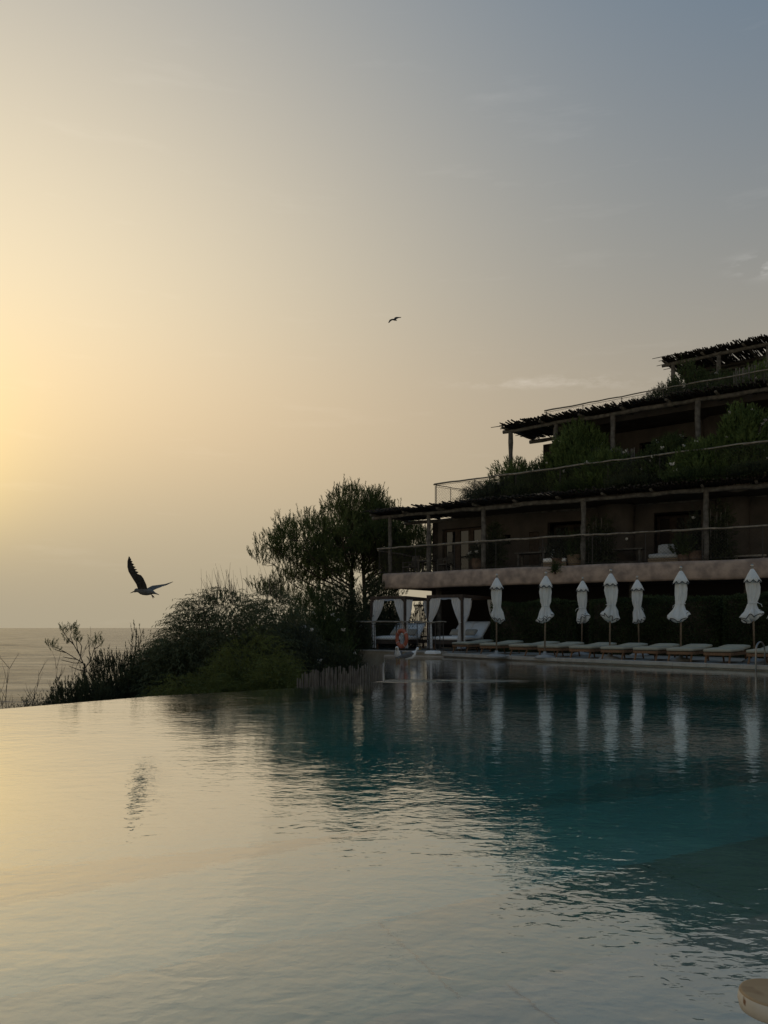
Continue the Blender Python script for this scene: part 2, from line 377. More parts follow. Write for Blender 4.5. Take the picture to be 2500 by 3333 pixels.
def water_mat():
    m = bpy.data.materials.new('pool_water'); m.use_nodes = True; nt = m.node_tree; N = nt.nodes; L = nt.links
    N.remove(N['Principled BSDF']); out = N['Material Output']
    tc = N.new('ShaderNodeTexCoord')
    def noise(scale, stretch, detail, rough=.5, rot=0.0):
        mp = N.new('ShaderNodeMapping'); mp.inputs['Scale'].default_value = stretch; mp.inputs['Rotation'].default_value = (0, 0, rot)
        L.new(tc.outputs['Object'], mp.inputs['Vector'])
        n = N.new('ShaderNodeTexNoise'); n.inputs['Scale'].default_value = scale; n.inputs['Detail'].default_value = detail; n.inputs['Roughness'].default_value = rough
        n.inputs['Distortion'].default_value = .35
        L.new(mp.outputs[0], n.inputs['Vector']); return n.outputs['Fac']
    def mul(a, k):
        n = N.new('ShaderNodeMath'); n.operation = 'MULTIPLY'; L.new(a, n.inputs[0])
        if isinstance(k, float): n.inputs[1].default_value = k
        else: L.new(k, n.inputs[1])
        return n.outputs[0]
    def add(a, b):
        n = N.new('ShaderNodeMath'); n.operation = 'ADD'; L.new(a, n.inputs[0]); L.new(b, n.inputs[1]); return n.outputs[0]
    big = mul(noise(2.0, (.9, 1.2, 1), 1.5, .4, .3), .0042)
    mid = mul(noise(8.0, (.85, 1.25, 1), 2.0, .45, -.2), .0027)
    fine = mul(noise(21.0, (.85, 1.2, 1), 2.0, .5, .1), .0011)
    patch = noise(.35, (.7, 1, 1), 2.0)
    cr = N.new('ShaderNodeMapRange'); cr.inputs['From Min'].default_value = .38; cr.inputs['From Max'].default_value = .62
    cr.inputs['To Min'].default_value = .55; cr.inputs['To Max'].default_value = 1.25; L.new(patch, cr.inputs['Value'])
    h = mul(add(add(big, mid), fine), cr.outputs[0])
    # water breaking over the submerged step at the far left
    sx = N.new('ShaderNodeSeparateXYZ'); L.new(tc.outputs['Object'], sx.inputs[0])
    def m2(op, a, v):
        n = N.new('ShaderNodeMath'); n.operation = op
        for i, q in enumerate((a, v)):
            if q is None: continue
            if isinstance(q, float): n.inputs[i].default_value = q
            else: L.new(q, n.inputs[i])
        return n.outputs[0]
    yy = m2('DIVIDE', m2('SUBTRACT', sx.outputs['Y'], 14.95), .28)
    gy = m2('EXPONENT', m2('MULTIPLY', m2('MULTIPLY', yy, yy), -1.0), None)
    xx = m2('DIVIDE', m2('SUBTRACT', sx.outputs['X'], 1.15), 1.15)
    gx = m2('EXPONENT', m2('MULTIPLY', m2('POWER', m2('ABSOLUTE', xx, None), 4.0), -1.0), None)
    br = mul(mul(mul(gy, gx), m2('MAXIMUM', m2('SUBTRACT', noise(3.2, (.6, 3.0, 1), 4.0), .47), 0.0)), .30)
    h = add(h, br)
    b = N.new('ShaderNodeBump'); b.inputs['Strength'].default_value = 1.0; b.inputs['Distance'].default_value = 1.0
    L.new(h, b.inputs['Height'])
    # reflectance rising quickly towards grazing view
    geo = N.new('ShaderNodeNewGeometry'); dp = N.new('ShaderNodeVectorMath'); dp.operation = 'DOT_PRODUCT'; L.new(b.outputs[0], dp.inputs[0]); L.new(geo.outputs['Incoming'], dp.inputs[1])
    ab = N.new('ShaderNodeMath'); ab.operation = 'ABSOLUTE'; L.new(dp.outputs['Value'], ab.inputs[0])
    om = N.new('ShaderNodeMath'); om.operation = 'SUBTRACT'; om.inputs[0].default_value = 1.0; om.use_clamp = True; L.new(ab.outputs[0], om.inputs[1])
    pw = N.new('ShaderNodeMath'); pw.operation = 'POWER'; L.new(om.outputs[0], pw.inputs[0]); pw.inputs[1].default_value = 2.6
    fr = N.new('ShaderNodeMath'); fr.operation = 'MULTIPLY_ADD'; L.new(pw.outputs[0], fr.inputs[0]); fr.inputs[1].default_value = 1.13; fr.inputs[2].default_value = .02; fr.use_clamp = True
    rf = N.new('ShaderNodeBsdfRefraction'); rf.inputs['IOR'].default_value = 1.33; rf.inputs['Roughness'].default_value = 0.0; L.new(b.outputs[0], rf.inputs['Normal'])
    gl = N.new('ShaderNodeBsdfGlossy'); gl.inputs['Roughness'].default_value = 0.015; gl.inputs['Color'].default_value = (1, 1, 1, 1); L.new(b.outputs[0], gl.inputs['Normal'])
    mx = N.new('ShaderNodeMixShader'); L.new(fr.outputs[0], mx.inputs[0]); L.new(rf.outputs[0], mx.inputs[1]); L.new(gl.outputs[0], mx.inputs[2])
    L.new(mx.outputs[0], out.inputs['Surface'])
    va = N.new('ShaderNodeVolumeAbsorption'); va.inputs['Color'].default_value = (.26, .895, .885, 1); va.inputs['Density'].default_value = .62
    L.new(va.outputs[0], out.inputs['Volume'])
    return m
M['water'] = water_mat()

def sea_mat():
    m = bpy.data.materials.new('sea_water'); m.use_nodes = True; nt = m.node_tree; N = nt.nodes; L = nt.links
    p = N['Principled BSDF']; p.inputs['Base Color'].default_value = (.035, .045, .05, 1); p.inputs['Roughness'].default_value = .12
    p.inputs['IOR'].default_value = 1.33; p.inputs['Specular IOR Level'].default_value = .36
    tc = N.new('ShaderNodeTexCoord')
    def noise(scale, stretch, detail):
        mp = N.new('ShaderNodeMapping'); mp.inputs['Scale'].default_value = stretch; L.new(tc.outputs['Object'], mp.inputs['Vector'])
        n = N.new('ShaderNodeTexNoise'); n.inputs['Scale'].default_value = scale; n.inputs['Detail'].default_value = detail
        L.new(mp.outputs[0], n.inputs['Vector']); return n.outputs['Fac']
    a = noise(.16, (.7, 1.3, 1), 6); b = noise(.02, (.5, 1.4, 1), 3)
    ad = N.new('ShaderNodeMath'); ad.operation = 'MULTIPLY_ADD'; L.new(b, ad.inputs[0]); ad.inputs[1].default_value = 2.0; L.new(a, ad.inputs[2])
    bp = N.new('ShaderNodeBump'); bp.inputs['Strength'].default_value = .9; bp.inputs['Distance'].default_value = 1.6
    L.new(ad.outputs[0], bp.inputs['Height'])
    # wave facets: slopes taken from two sizes of noise
    def facet(scale, stretch, k):
        mp = N.new('ShaderNodeMapping'); mp.inputs['Scale'].default_value = stretch; L.new(tc.outputs['Object'], mp.inputs['Vector'])
        n = N.new('ShaderNodeTexNoise'); n.inputs['Scale'].default_value = scale; n.inputs['Detail'].default_value = 4.0; L.new(mp.outputs[0], n.inputs['Vector'])
        v = N.new('ShaderNodeVectorMath'); v.operation = 'MULTIPLY_ADD'; L.new(n.outputs['Color'], v.inputs[0]); v.inputs[1].default_value = (k, k, 0); v.inputs[2].default_value = (-k / 2, -k / 2, 0); return v.outputs[0]
    v1 = facet(.06, (.40, 1.0, 1), .85); v2 = facet(.010, (.25, .6, 1), .42)
    sm_ = N.new('ShaderNodeVectorMath'); sm_.operation = 'ADD'; L.new(v1, sm_.inputs[0]); L.new(v2, sm_.inputs[1])
    s2_ = N.new('ShaderNodeVectorMath'); s2_.operation = 'ADD'; L.new(sm_.outputs[0], s2_.inputs[0]); L.new(bp.outputs[0], s2_.inputs[1])
    nn = N.new('ShaderNodeVectorMath'); nn.operation = 'NORMALIZE'; L.new(s2_.outputs[0], nn.inputs[0]); L.new(nn.outputs[0], p.inputs['Normal'])
    df = N.new('ShaderNodeBsdfDiffuse'); df.inputs['Color'].default_value = (.10, .10, .10, 1); mxs = N.new('ShaderNodeMixShader')
    n3 = noise(.03, (.35, 1.0, 1), 5); mr = N.new('ShaderNodeMapRange'); mr.inputs['From Min'].default_value = .35; mr.inputs['From Max'].default_value = .65; mr.inputs['To Min'].default_value = .12; mr.inputs['To Max'].default_value = .42
    L.new(n3, mr.inputs['Value']); L.new(mr.outputs[0], mxs.inputs[0]); L.new(p.outputs[0], mxs.inputs[1]); L.new(df.outputs[0], mxs.inputs[2]); L.new(mxs.outputs[0], N['Material Output'].inputs['Surface'])
    return m
M['sea'] = sea_mat()

# ------------------------------------------------------------------ ground lines (x, y)
DECK_Z = 0.13
DECK = [(-1.38, 30.2), (2.05, 27.4), (4.14, 24.0), (8.8, 18.3), (12.5, 13.8), (17.5, 7.6)]       # far pool edge = front of the deck
INF = [(-9.5, 4.58), (-4.72, 9.81), (-3.41, 11.6), (-1.44, 13.25), (0.02, 15.0)]                    # infinity edge
FAC = [(-0.05, 34.5), (4.2, 31.4), (8.5, 28.95), (12.8, 26.7), (20.0, 23.4), (27.0, 20.6)]          # front of the first terrace
FENCE2 = [(2.24, 34.2), (7.69, 30.06), (10.03, 28.35), (12.64, 26.3), (19.0, 22.2)]
PERG2 = [(5.0, 33.9), (11.4, 29.0), (13.5, 27.7), (20.0, 23.8)]
FENCE3 = [(7.1, 34.9), (14.1, 29.3), (20.0, 25.2)]
PERG3 = [(12.3, 36.7), (16.15, 33.6), (21.5, 29.3)]

# ------------------------------------------------------------------ sea, hillside
sm = MB(); sm.add([(-60000, 30, -32), (60000, 30, -32), (60000, 90000, -32), (-60000, 90000, -32)], [(0, 1, 2, 3)])
struct('sea', sm, M['sea'])

def hillside():
    poly = np.array([(-9.5, 4.58), (-4.72, 9.81), (-1.44, 13.25), (0.02, 15.0), (0.02, 27.5), (-1.4, 30.2), (.2, 36.5), (6, 40), (40, 48), (40, -6), (-9.5, -6)])
    xs = np.concatenate([np.linspace(-110, -14, 25), np.linspace(-13, 14, 55), np.linspace(15, 40, 12)])
    ys = np.concatenate([np.linspace(-6, 46, 60), np.linspace(48, 130, 18)])
    X, Y = np.meshgrid(xs, ys); P = np.stack([X.ravel(), Y.ravel()], 1)
    dist = np.full(len(P), 1e9); ins = np.zeros(len(P), bool)
    n = len(poly)
    for i in range(n):
        a, b = poly[i], poly[(i + 1) % n]; ab = b - a
        t = np.clip(((P - a) @ ab) / (ab @ ab), 0, 1); q = a + t[:, None] * ab
        dist = np.minimum(dist, np.linalg.norm(P - q, axis=1))
        c = ((a[1] > P[:, 1]) != (b[1] > P[:, 1])) & (P[:, 0] < (b[0] - a[0]) * (P[:, 1] - a[1]) / (b[1] - a[1] + 1e-12) + a[0]); ins ^= c
    z = np.where(ins, -2.7, -1.0 - .06 * np.minimum(dist, 10) - .55 * np.maximum(dist - 10, 0))
    z = z + RNG.normal(0, .06, len(z)); z = np.maximum(z, -40)
    nx = len(xs); fs = [(j * nx + i, j * nx + i + 1, (j + 1) * nx + i + 1, (j + 1) * nx + i) for j in range(len(ys) - 1) for i in range(nx - 1)]
    mb = MB(); mb.add(np.stack([P[:, 0], P[:, 1], z], 1).tolist(), fs); struct('hillside', mb, M['soil'], True)
hillside()

# ------------------------------------------------------------------ pool
NEAR_Y = 1.55
U = (0.8955, 0.445); NN = (-0.445, 0.8955)      # direction of the steps in the pool and across them
def pool():
    ring = INF + [(0.02, 27.9)] + DECK[1:] + [(17.5, NEAR_Y), (-9.5, NEAR_Y)]
    ring_in = INF + [(0.02, 28.2)] + DECK[1:] + [(17.5, NEAR_Y), (-9.5, NEAR_Y)]
    mb = MB(); mb.prism(list(reversed([(x, y) for x, y in ring_in])) [::-1] if False else ring_in[::-1], -3.2, 0.0)
    w = struct('pool_water', mb, M['water'])
    # floor: deep basin, shelf at the far left, two broad steps near the camera
    fl = MB(); fl.prism([(-12, NEAR_Y - .3), (20, NEAR_Y - .3), (20, 32), (-12, 32)], -2.4, -1.9)
    floor = struct('pool_floor', fl, M['pooldeep'])
    def uv(u, s): return (U[0] * u + NN[0] * s, U[1] * u + NN[1] * s)
    for s0, s1, z, mn in ((-3.0, 2.14, -.36, 'poolstone'), (2.154, 3.1, -.72, 'poolstone2')):
        u0 = -9.0; k = 0
        while u0 < 12:
            ln = 1.5; ss = s0
            wd = 1.05 if s0 < 0 else .96
            while ss < s1 - .05:
                s2 = min(ss + wd, s1); dz = random.uniform(-.004, .004)
                pts = [uv(u0 + .006, ss + .006), uv(u0 + ln - .006, ss + .006), uv(u0 + ln - .006, s2 - .006), uv(u0 + .006, s2 - .006)]
                cx = sum(p[0] for p in pts) / 4; cy = sum(p[1] for p in pts) / 4
                if cy > NEAR_Y - .6 and -6.0 < cx < 9 and cy < 9.5:
                    m2 = MB(); m2.prism(pts, z - .04, z + dz)
                    m2.build('stone_slab', M['poolstone' if (k * 7 + int(ss * 3)) % 3 else 'poolstone2'], floor)
                ss += wd; k += 1
            u0 += ln
    for s0, s1, zz in ((-3.0, 2.14, -.372), (2.145, 3.1, -.732)):
        bd = MB(); bd.prism([uv(-9, s0), uv(12, s0), uv(12, s1), uv(-9, s1)], zz - .6, zz); bd.build('mortar_bed', M['poolstone'], floor)
    sl_ = MB(); a0, a1, b0, b1 = uv(-9, 3.11), uv(14, 3.11), uv(14, 6.6), uv(-9, 6.6)
    sl_.add([(*a0, -.86), (*a1, -.86), (*b1, -1.9), (*b0, -1.9), (*a0, -2.2), (*a1, -2.2), (*b1, -2.2), (*b0, -2.2)], [(0, 1, 2, 3), (7, 6, 5, 4), (0, 4, 5, 1), (1, 5, 6, 2), (2, 6, 7, 3), (3, 7, 4, 0)])
    sl_.build('sloping_floor', M['pooldeep'], floor)
    # submerged ledge below the two gulls, and the pool walls
    lg = MB(); lg.prism([(0.0, 15.3), (3.2, 15.3), (3.2, 25.9), (2.0, 27.6), (0.0, 28.6)], -2.0, -.22); lg.build('ledge', M['retain'], floor)
    st = MB(); st.prism([(0.0, 21.4), (1.25, 21.4), (1.5, 26.5), (0.0, 27.8)], -.24, -.035); st.build('ledge', M['retain'], floor)
    wl = MB()
    for a, b in zip(INF[:-1], INF[1:]): wl.wall(a, b, -3.3, -.012, -.22)
    # the outer lip is wet stone just below the sheet of water
    struct('infinity_edge', wl, M['coping'])
    fw = MB()
    ring2 = DECK[1:]
    for a, b in zip(ring2[:-1], ring2[1:]): fw.wall(a, b, -3.3, .02, .25)
    fw.wall((0.0, 28.6), DECK[1], -3.3, .02, .25); fw.wall((0.02, 15.0), (0.02, 28.4), -3.3, -.25, .06)
    fw.wall((17.5, 7.6), (17.5, NEAR_Y), -3.3, .02, .25); fw.wall((17.5, NEAR_Y), (-9.5, NEAR_Y), -3.3, .02, .25); fw.wall((-9.5, NEAR_Y), (-9.5, 4.58), -3.3, -.012, .25)
    struct('pool_wall', fw, M['poolstone2'])
pool()

# narrow outer gutter beyond the overflow edge
gt = MB()
gp = offset(INF, .22)
for a, b in zip(gp[:-1], gp[1:]): gt.wall(a, b, -1.6, -.075, .16)
struct('overflow_gutter', gt, M['coping'])

# decks
dk = MB(); dk.prism(DECK + [(17.8, 7.6), (30, 7.6), (30, 30), (12, 36), (3.4, 41), (.3, 37.0)], -.6, DECK_Z - .03)
deck = struct('pool_deck', dk, M['deck'])
nd = MB(); nd.prism([(-11, -3), (14, -3), (14, NEAR_Y - .02), (-11, NEAR_Y - .02)], -.4, .09); struct('near_deck', nd, M['deck'])
# coping stones along the far edge, one by one
cp = thing('pool_coping', 'long pale stone coping along the far side of the pool', 'pool edge', (DECK[1][0], DECK[1][1], 0))
pts = resample([DECK[1], DECK[2], DECK[3], DECK[4]], .9)
for (x, y, a), (x2, y2, a2) in zip(pts[:-1], pts[1:]):
    l = sqrt((x2 - x) ** 2 + (y2 - y) ** 2); mx, my = (x + x2) / 2, (y + y2) / 2
    nx, ny = -sin(a), cos(a)
    m2 = MB(); m2.box((mx + nx * .14, my + ny * .14, DECK_Z - .045 + random.uniform(-.003, .003)), (l - .008, .42, .085), atan2(y2 - y, x2 - x)); m2.build('coping_stone', M['coping'], cp)
sb = MB(); c = at(1409, 2128, 26.6); sb.box((c[0], c[1] + .05, DECK_Z + .036), (.42, .34, .066), -.7); sb.box((c[0] + .01, c[1] + .06, DECK_Z + .085), (.38, .30, .028), -.66)
tag(sb.build('pale_slab', M['mattress']), 'pale stone slab lying on the pool coping beside the rail', 'slab')  # pale stone slab on the coping, drawn as two stacked layers

# retaining wall and steps beside it
rw = MB(); rw.wall(DECK[0], (DECK[1][0] - .05, DECK[1][1] + .04), -2.6, DECK_Z + .0, .32); rw.wall((DECK[0][0], DECK[0][1]), (-.2, 34.8), -2.6, DECK_Z - .004, -.3)
tw = thing('retaining_wall', 'rough sand coloured retaining wall behind the stake fence', 'wall', (DECK[0][0], DECK[0][1], -2.6)); rw.build('wall_face', M['retain'], tw)
cpm = MB(); cpm.wall((DECK[0][0] - .04, DECK[0][1] - .0), (DECK[1][0] - .1, DECK[1][1] + .04), DECK_Z + .003, DECK_Z + .05, .4); cpm.build('wall_cap', M['coping'], tw)
sp_ = thing('garden_steps', 'dark stone steps going down beside the retaining wall', 'steps', (-2.0, 30.4, -1.3))
for i in range(6):
    m2 = MB(); m2.box((-1.9 - .02 * i, 31.2 - .34 * i, -.12 - .17 * i), (1.1, .36, .17)); m2.build('step', M['retain'], sp_)

# ------------------------------------------------------------------ hotel building, terraces stepping back
def hotel():
    H = thing('terraced_hotel', 'brown adobe hotel of three terraces stepping back up the slope', 'building', (FAC[0][0], FAC[0][1], 0))
    # first terrace slab with its terracotta band
    prof = [(0.0, 2.66), (-.03, 2.74), (-.045, 2.95), (-.04, 3.2), (-.01, 3.30), (.10, 3.335), (.28, 3.33), (.30, 3.27)]
    line = resample(FAC, .6); line = [(x, y) for x, y, a in line]
    mb = MB(); cols = []
    for i, p in enumerate(line):
        a = line[max(0, i - 1)]; b = line[min(len(line) - 1, i + 1)]; dx, dy = b[0] - a[0], b[1] - a[1]; l = sqrt(dx * dx + dy * dy)
        nx, ny = -dy / l, dx / l
        wob = .015 * sin(i * 1.3) + .01 * sin(i * .7 + 2)
        base = len(mb.v)
        for (o, z) in prof: mb.v.append((p[0] + nx * o, p[1] + ny * o, z + wob * .6))
        mb.v.append((p[0] + nx * .30, p[1] + ny * .30, 2.66 + wob * .6))
        cols.append(base)
    m = len(prof) + 1
    for c0, c1 in zip(cols[:-1], cols[1:]):
        for k in range(m): mb.f.append((c0 + k, c1 + k, c1 + (k + 1) % m, c0 + (k + 1) % m))
    mb.f.append(tuple(cols[0] + k for k in range(m))); mb.f.append(tuple(cols[-1] + k for k in range(m - 1, -1, -1)))
    mb.build('parapet_band', M['terracotta'], H, True)
    back = offset(FAC, 7.5)
    f1 = offset(FAC, .303)
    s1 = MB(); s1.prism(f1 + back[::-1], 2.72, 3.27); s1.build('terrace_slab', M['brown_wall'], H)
    # undercroft: back wall, pillars
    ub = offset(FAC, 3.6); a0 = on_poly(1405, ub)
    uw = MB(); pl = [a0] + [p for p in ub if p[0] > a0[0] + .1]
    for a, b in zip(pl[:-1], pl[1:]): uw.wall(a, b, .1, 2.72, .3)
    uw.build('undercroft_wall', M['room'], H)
    for px in (1428, 1772, 2058, 2432):
        p = on_poly(px, offset(FAC, 1.0)); m2 = MB(); m2.tube([(p[0], p[1], .1), (p[0] + .02, p[1], 1.4), (p[0], p[1], 2.72)], [.12, .115, .125], 8); m2.build('column', M['grey_wood'], H, True)

    def storey(line, z0, z1, openings, px_end, thick=.35, room=3.2, name='wall'):
        """wall along a line cut by openings given as photograph columns (px0, px1, sill, head)"""
        pts_ = []
        start = line[0]; endp = line[-1]
        cuts = [(start, None)]
        segs = []; cur = start
        def along(a, b):
            inner = [p for p in line if a[0] + .02 < p[0] < b[0] - .02]
            chain = [a] + inner + [b]
            return list(zip(chain[:-1], chain[1:]))
        for (p0, p1, s0, s1) in openings:
            a = on_poly(p0, line); b = on_poly(p1, line)
            mbw = MB()
            for s, e in along(cur, a): mbw.wall(s, e, z0, z1, thick)
            if mbw.f: mbw.build(name, M['brown_wall'], H)
            if s1 < z1 - .02: ml = MB(); ml.wall(a, b, s1, z1, thick); ml.build('lintel', M['brown_wall'], H)
            if s0 > z0 + .02: ml = MB(); ml.wall(a, b, z0, s0, thick); ml.build('window_breast', M['brown_wall'], H)
            cur = b
        mbw = MB()
        for s, e in along(cur, endp): mbw.wall(s, e, z0, z1, thick)
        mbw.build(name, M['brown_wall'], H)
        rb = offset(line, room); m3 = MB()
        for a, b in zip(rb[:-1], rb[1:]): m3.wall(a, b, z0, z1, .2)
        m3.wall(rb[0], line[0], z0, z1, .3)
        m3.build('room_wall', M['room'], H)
    def door(line, p0, p1, z0, z1, n, inset=.22, glass='glass'):
        a = Vector(on_poly(p0, line)).to_3d(); b = Vector(on_poly(p1, line)).to_3d()
        d = (b - a); l = d.length; d.normalize(); nrm = Vector((-d.y, d.x, 0)); a = a + nrm * inset; rz = atan2(d.y, d.x)
        fr = MB(); w = .11
        for k in range(n + 1):
            c = a + d * (l * k / n); ww = w if k in (0, n) else .26
            fr.box((c.x, c.y, (z0 + z1) / 2), (ww, .08, z1 - z0), rz)
        c = a + d * (l / 2); fr.box((c.x, c.y, z1 - .05), (l, .072, .1), rz); fr.box((c.x, c.y, z0 + .05), (l, .072, .1), rz)
        f = fr.build('door_frame', M['dark_frame'], H)
        for k in range(n):
            c = a + d * (l * (k + .5) / n); g = MB(); g.box((c.x + nrm.x * .01, c.y + nrm.y * .01, (z0 + z1) / 2), (l / n - .1, .02, z1 - z0 - .1), rz); g.build('pane', M[glass], f)

    W1 = offset(FAC, 2.75); c0 = on_poly(1408, W1); W1 = [c0] + [p for p in W1 if p[0] > c0[0] + .2]
    storey(W1, 3.27, 5.80, [(1440, 1572, 3.27, 5.42), (1642, 1662, 4.55, 4.95), (1722, 1755, 3.27, 5.0), (1782, 1892, 3.27, 5.35), (2128, 2282, 3.27, 5.45), (2416, 2440, 4.15, 5.0)], 0)
    door(W1, 1442, 1571, 3.29, 5.40, 3, .2)
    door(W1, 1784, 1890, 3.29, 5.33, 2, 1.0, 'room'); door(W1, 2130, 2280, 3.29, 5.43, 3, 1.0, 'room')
    m2 = MB()
    a = on_poly(1723, W1); b = on_poly(1754, W1); m2.wall(a, b, 3.28, 4.98, -.0 + .06); m2.build('shutter_door', M['dark_frame'], H)
    # bulging buttresses that carry the roof
    for px, w, dpt in ((1990, 1.2, .75), (2372, 1.0, .6)):
        p = on_poly(px, offset(W1, -dpt + .1)); m2 = MB(); m2.lathe([(w * .62, 3.27), (w * .58, 4.2), (w * .56, 5.2), (w * .62, 5.78)], 14, (p[0] + .3, p[1] + .35, 0)); m2.build('buttress', M['brown_wall'], H, True)
    # second floor slab with a pale rounded eave
    e2 = offset(FAC, .75); i0 = on_poly(1440, e2); e2 = [i0] + [p for p in e2 if p[0] > i0[0] + .2]
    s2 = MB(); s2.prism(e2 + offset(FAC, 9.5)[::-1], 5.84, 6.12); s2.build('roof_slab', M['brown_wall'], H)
    for p0, p1, h in ((1640, 1860, .10), (1905, 2080, .06), (2330, 2475, .30), (2440, 2560, .24)):
        a = on_poly(p0, offset(FAC, .9)); b = on_poly(p1, offset(FAC, .9)); n = 8; m2 = MB()
        ptl = [(a[0] + (b[0] - a[0]) * t / n, a[1] + (b[1] - a[1]) * t / n, 6.12) for t in range(n + 1)]
        m2.tube(ptl, [(.08 + h * sin(pi * (t + .6) / (n + 1.2))) for t in range(n + 1)], 8); m2.build('eave_mound', M['pale_plaster'], H, True)
    W2 = offset(PERG2, 2.6); c2 = on_poly(1768, W2); W2 = [c2] + [p for p in W2 if p[0] > c2[0] + .2]
    storey(W2, 6.12, 9.15, [(1778, 1842, 6.12, 8.55), (2080, 2240, 6.12, 8.6), (2390, 2520, 6.12, 8.6)], 0, name='wall')
    door(W2, 1779, 1841, 6.14, 8.53, 2, .18)
    m2 = MB(); p = on_poly(2345, offset(W2, -.3)); m2.lathe([(.75, 6.12), (.72, 7.6), (.8, 9.14)], 14, (p[0] + .3, p[1] + .4, 0)); m2.build('buttress', M['brown_wall'], H, True)
    e3 = offset(PERG2, .9); i3 = on_poly(1800, e3); e3 = [i3] + [p for p in e3 if p[0] > i3[0] + .2]
    s3 = MB(); s3.prism(e3 + offset(PERG2, 10)[::-1], 9.19, 9.48); s3.build('roof_slab', M['brown_wall'], H)
    W3 = offset(PERG3, 2.6); c3 = on_poly(2232, W3); W3 = [c3] + [p for p in W3 if p[0] > c3[0] + .2]
    storey(W3, 9.48, 12.95, [(2300, 2470, 9.48, 11.9)], 0)
    e4 = offset(PERG3, 2.0); s4 = MB(); s4.prism([on_poly(2225, e4)] + e4[1:] + offset(PERG3, 7)[::-1], 12.97, 13.12); s4.build('roof_slab', M['brown_wall'], H)
    return H
HOTEL = hotel()

# ------------------------------------------------------------------ pergolas of rough poles
def stick_mesh(seed):
    r = random.Random(seed); m = MB(); n = 5
    m.tube([(r.uniform(-.03, .03), i / (n - 1), r.uniform(-.02, .02)) for i in range(n)], [r.uniform(.018, .03) * (1 - .12 * i) for i in range(n)], 5)
    me = bpy.data.meshes.new('roof_pole'); me.from_pydata(m.v, [], m.f); me.materials.append(M['stick']); return me
STICKS = [stick_mesh(i) for i in range(5)]
def pergola(label, line, px0, px1, zfloor, zbeam, posts, depth, front, step, group, spread=.03):
    a = on_poly(px0, line)
    T = thing('pergola', label, 'pergola', (a[0], a[1], zfloor), 0, group)
    b = on_poly(px1, line)
    chain = [a] + [p for p in line if a[0] + .3 < p[0] < b[0] - .3] + [b]
    # front and rear beams, each log its own part
    for off_, r, zz in ((0.0, .085, zbeam), (depth, .08, zbeam + .05)):
        ch = offset(chain, off_) if off_ else chain
        logs = resample(ch, 3.4); logs = [(x, y) for x, y, _ in logs] + [ch[-1]]
        for s, e in zip(logs[:-1], logs[1:]):
            m = MB(); d = Vector((e[0] - s[0], e[1] - s[1], 0)); d.normalize()
            m.tube(crook((s[0] - d.x * .15, s[1] - d.y * .15, zz + random.uniform(-.02, .02)), (e[0] + d.x * .15, e[1] + d.y * .15, zz + random.uniform(-.02, .02)), 7, .025), [r * random.uniform(.85, 1.15) for _ in range(7)], 8)
            m.build('beam', M['grey_wood'], T, True)
    for px in posts:
        p = on_poly(px, line); m = MB(); r = .095
        m.tube(crook((p[0], p[1], zfloor), (p[0], p[1], zbeam - .04), 8, .018), [r * random.uniform(.85, 1.15) for _ in range(8)], 9)
        m.build('post', M['post_log'], T, True)
    # cross logs under the poles
    for x, y, ang in resample(chain, 1.7):
        nx, ny = -sin(ang), cos(ang); m = MB()
        m.tube(crook((x - nx * .35, y - ny * .35, zbeam + .11), (x + nx * (depth + .1), y + ny * (depth + .1), zbeam + .15), 5, .02), [.055] * 5, 6); m.build('rafter', M['grey_wood'], T, True)
    L0 = root_loc(T)
    for i, (x, y, ang) in enumerate(resample(chain, step)):
        nx, ny = -sin(ang), cos(ang); fr = front * random.uniform(.6, 1.12)
        ln = depth + fr + random.uniform(-.3, .3); me = STICKS[i % 5]
        o = bpy.data.objects.new('roof_pole', me); COL.objects.link(o); o.parent = T
        z = zbeam + .185 + random.uniform(0, .09)
        o.location = (x - nx * fr - L0[0], y - ny * fr - L0[1], z - L0[2])
        o.scale = (random.uniform(.8, 1.5), ln, random.uniform(.8, 1.4))
        o.rotation_euler = (random.uniform(-.03, .02), 0, ang + random.gauss(0, spread))
    # the reed layer below the poles
    rm = MB(); rr = random.Random(len(label))
    for x, y, ang in resample(chain, .021):
        nx, ny = -sin(ang), cos(ang); f2 = front * rr.uniform(.2, .75); dd = rr.gauss(0, .10); zz = zbeam + .17 + rr.uniform(-.015, .03)
        e = (x + nx * depth - ny * dd + 0, y + ny * depth + nx * dd, zz + rr.uniform(-.03, .03)); s_ = (x - nx * f2, y - ny * f2, zz); wd = rr.uniform(.012, .02)
        tx, ty = cos(ang) * wd, sin(ang) * wd
        rm.add([(s_[0] - tx, s_[1] - ty, s_[2]), (s_[0] + tx, s_[1] + ty, s_[2]), (s_[0], s_[1], s_[2] + wd * 1.6), (e[0] - tx, e[1] - ty, e[2]), (e[0] + tx, e[1] + ty, e[2]), (e[0], e[1], e[2] + wd * 1.6)], [(0, 1, 4, 3), (1, 2, 5, 4), (2, 0, 3, 5), (0, 2, 1), (3, 4, 5)])
    r0_ = rm.build('reed_layer', M['stick'], T); r0_['kind'] = 'stuff'
    # side tips that stick out past the end
    nx, ny = -sin(atan2(chain[1][1] - chain[0][1], chain[1][0] - chain[0][0])), 0
    for i in range(9):
        t = random.uniform(-.3, 1.0) * depth; d0 = Vector((chain[1][0] - chain[0][0], chain[1][1] - chain[0][1], 0)); d0.normalize(); n0 = Vector((-d0.y, d0.x, 0))
        s = Vector((a[0], a[1], zbeam + .30)) - d0 * random.uniform(.3, .75) + n0 * t; e = s + d0 * random.uniform(1.6, 2.4) + Vector((0, 0, random.uniform(-.06, .06)))
        m = MB(); m.tube(crook(s, e, 5, .03), [.014, .02, .024, .024, .02], 5); m.build('roof_pole', M['stick'], T)
    return T
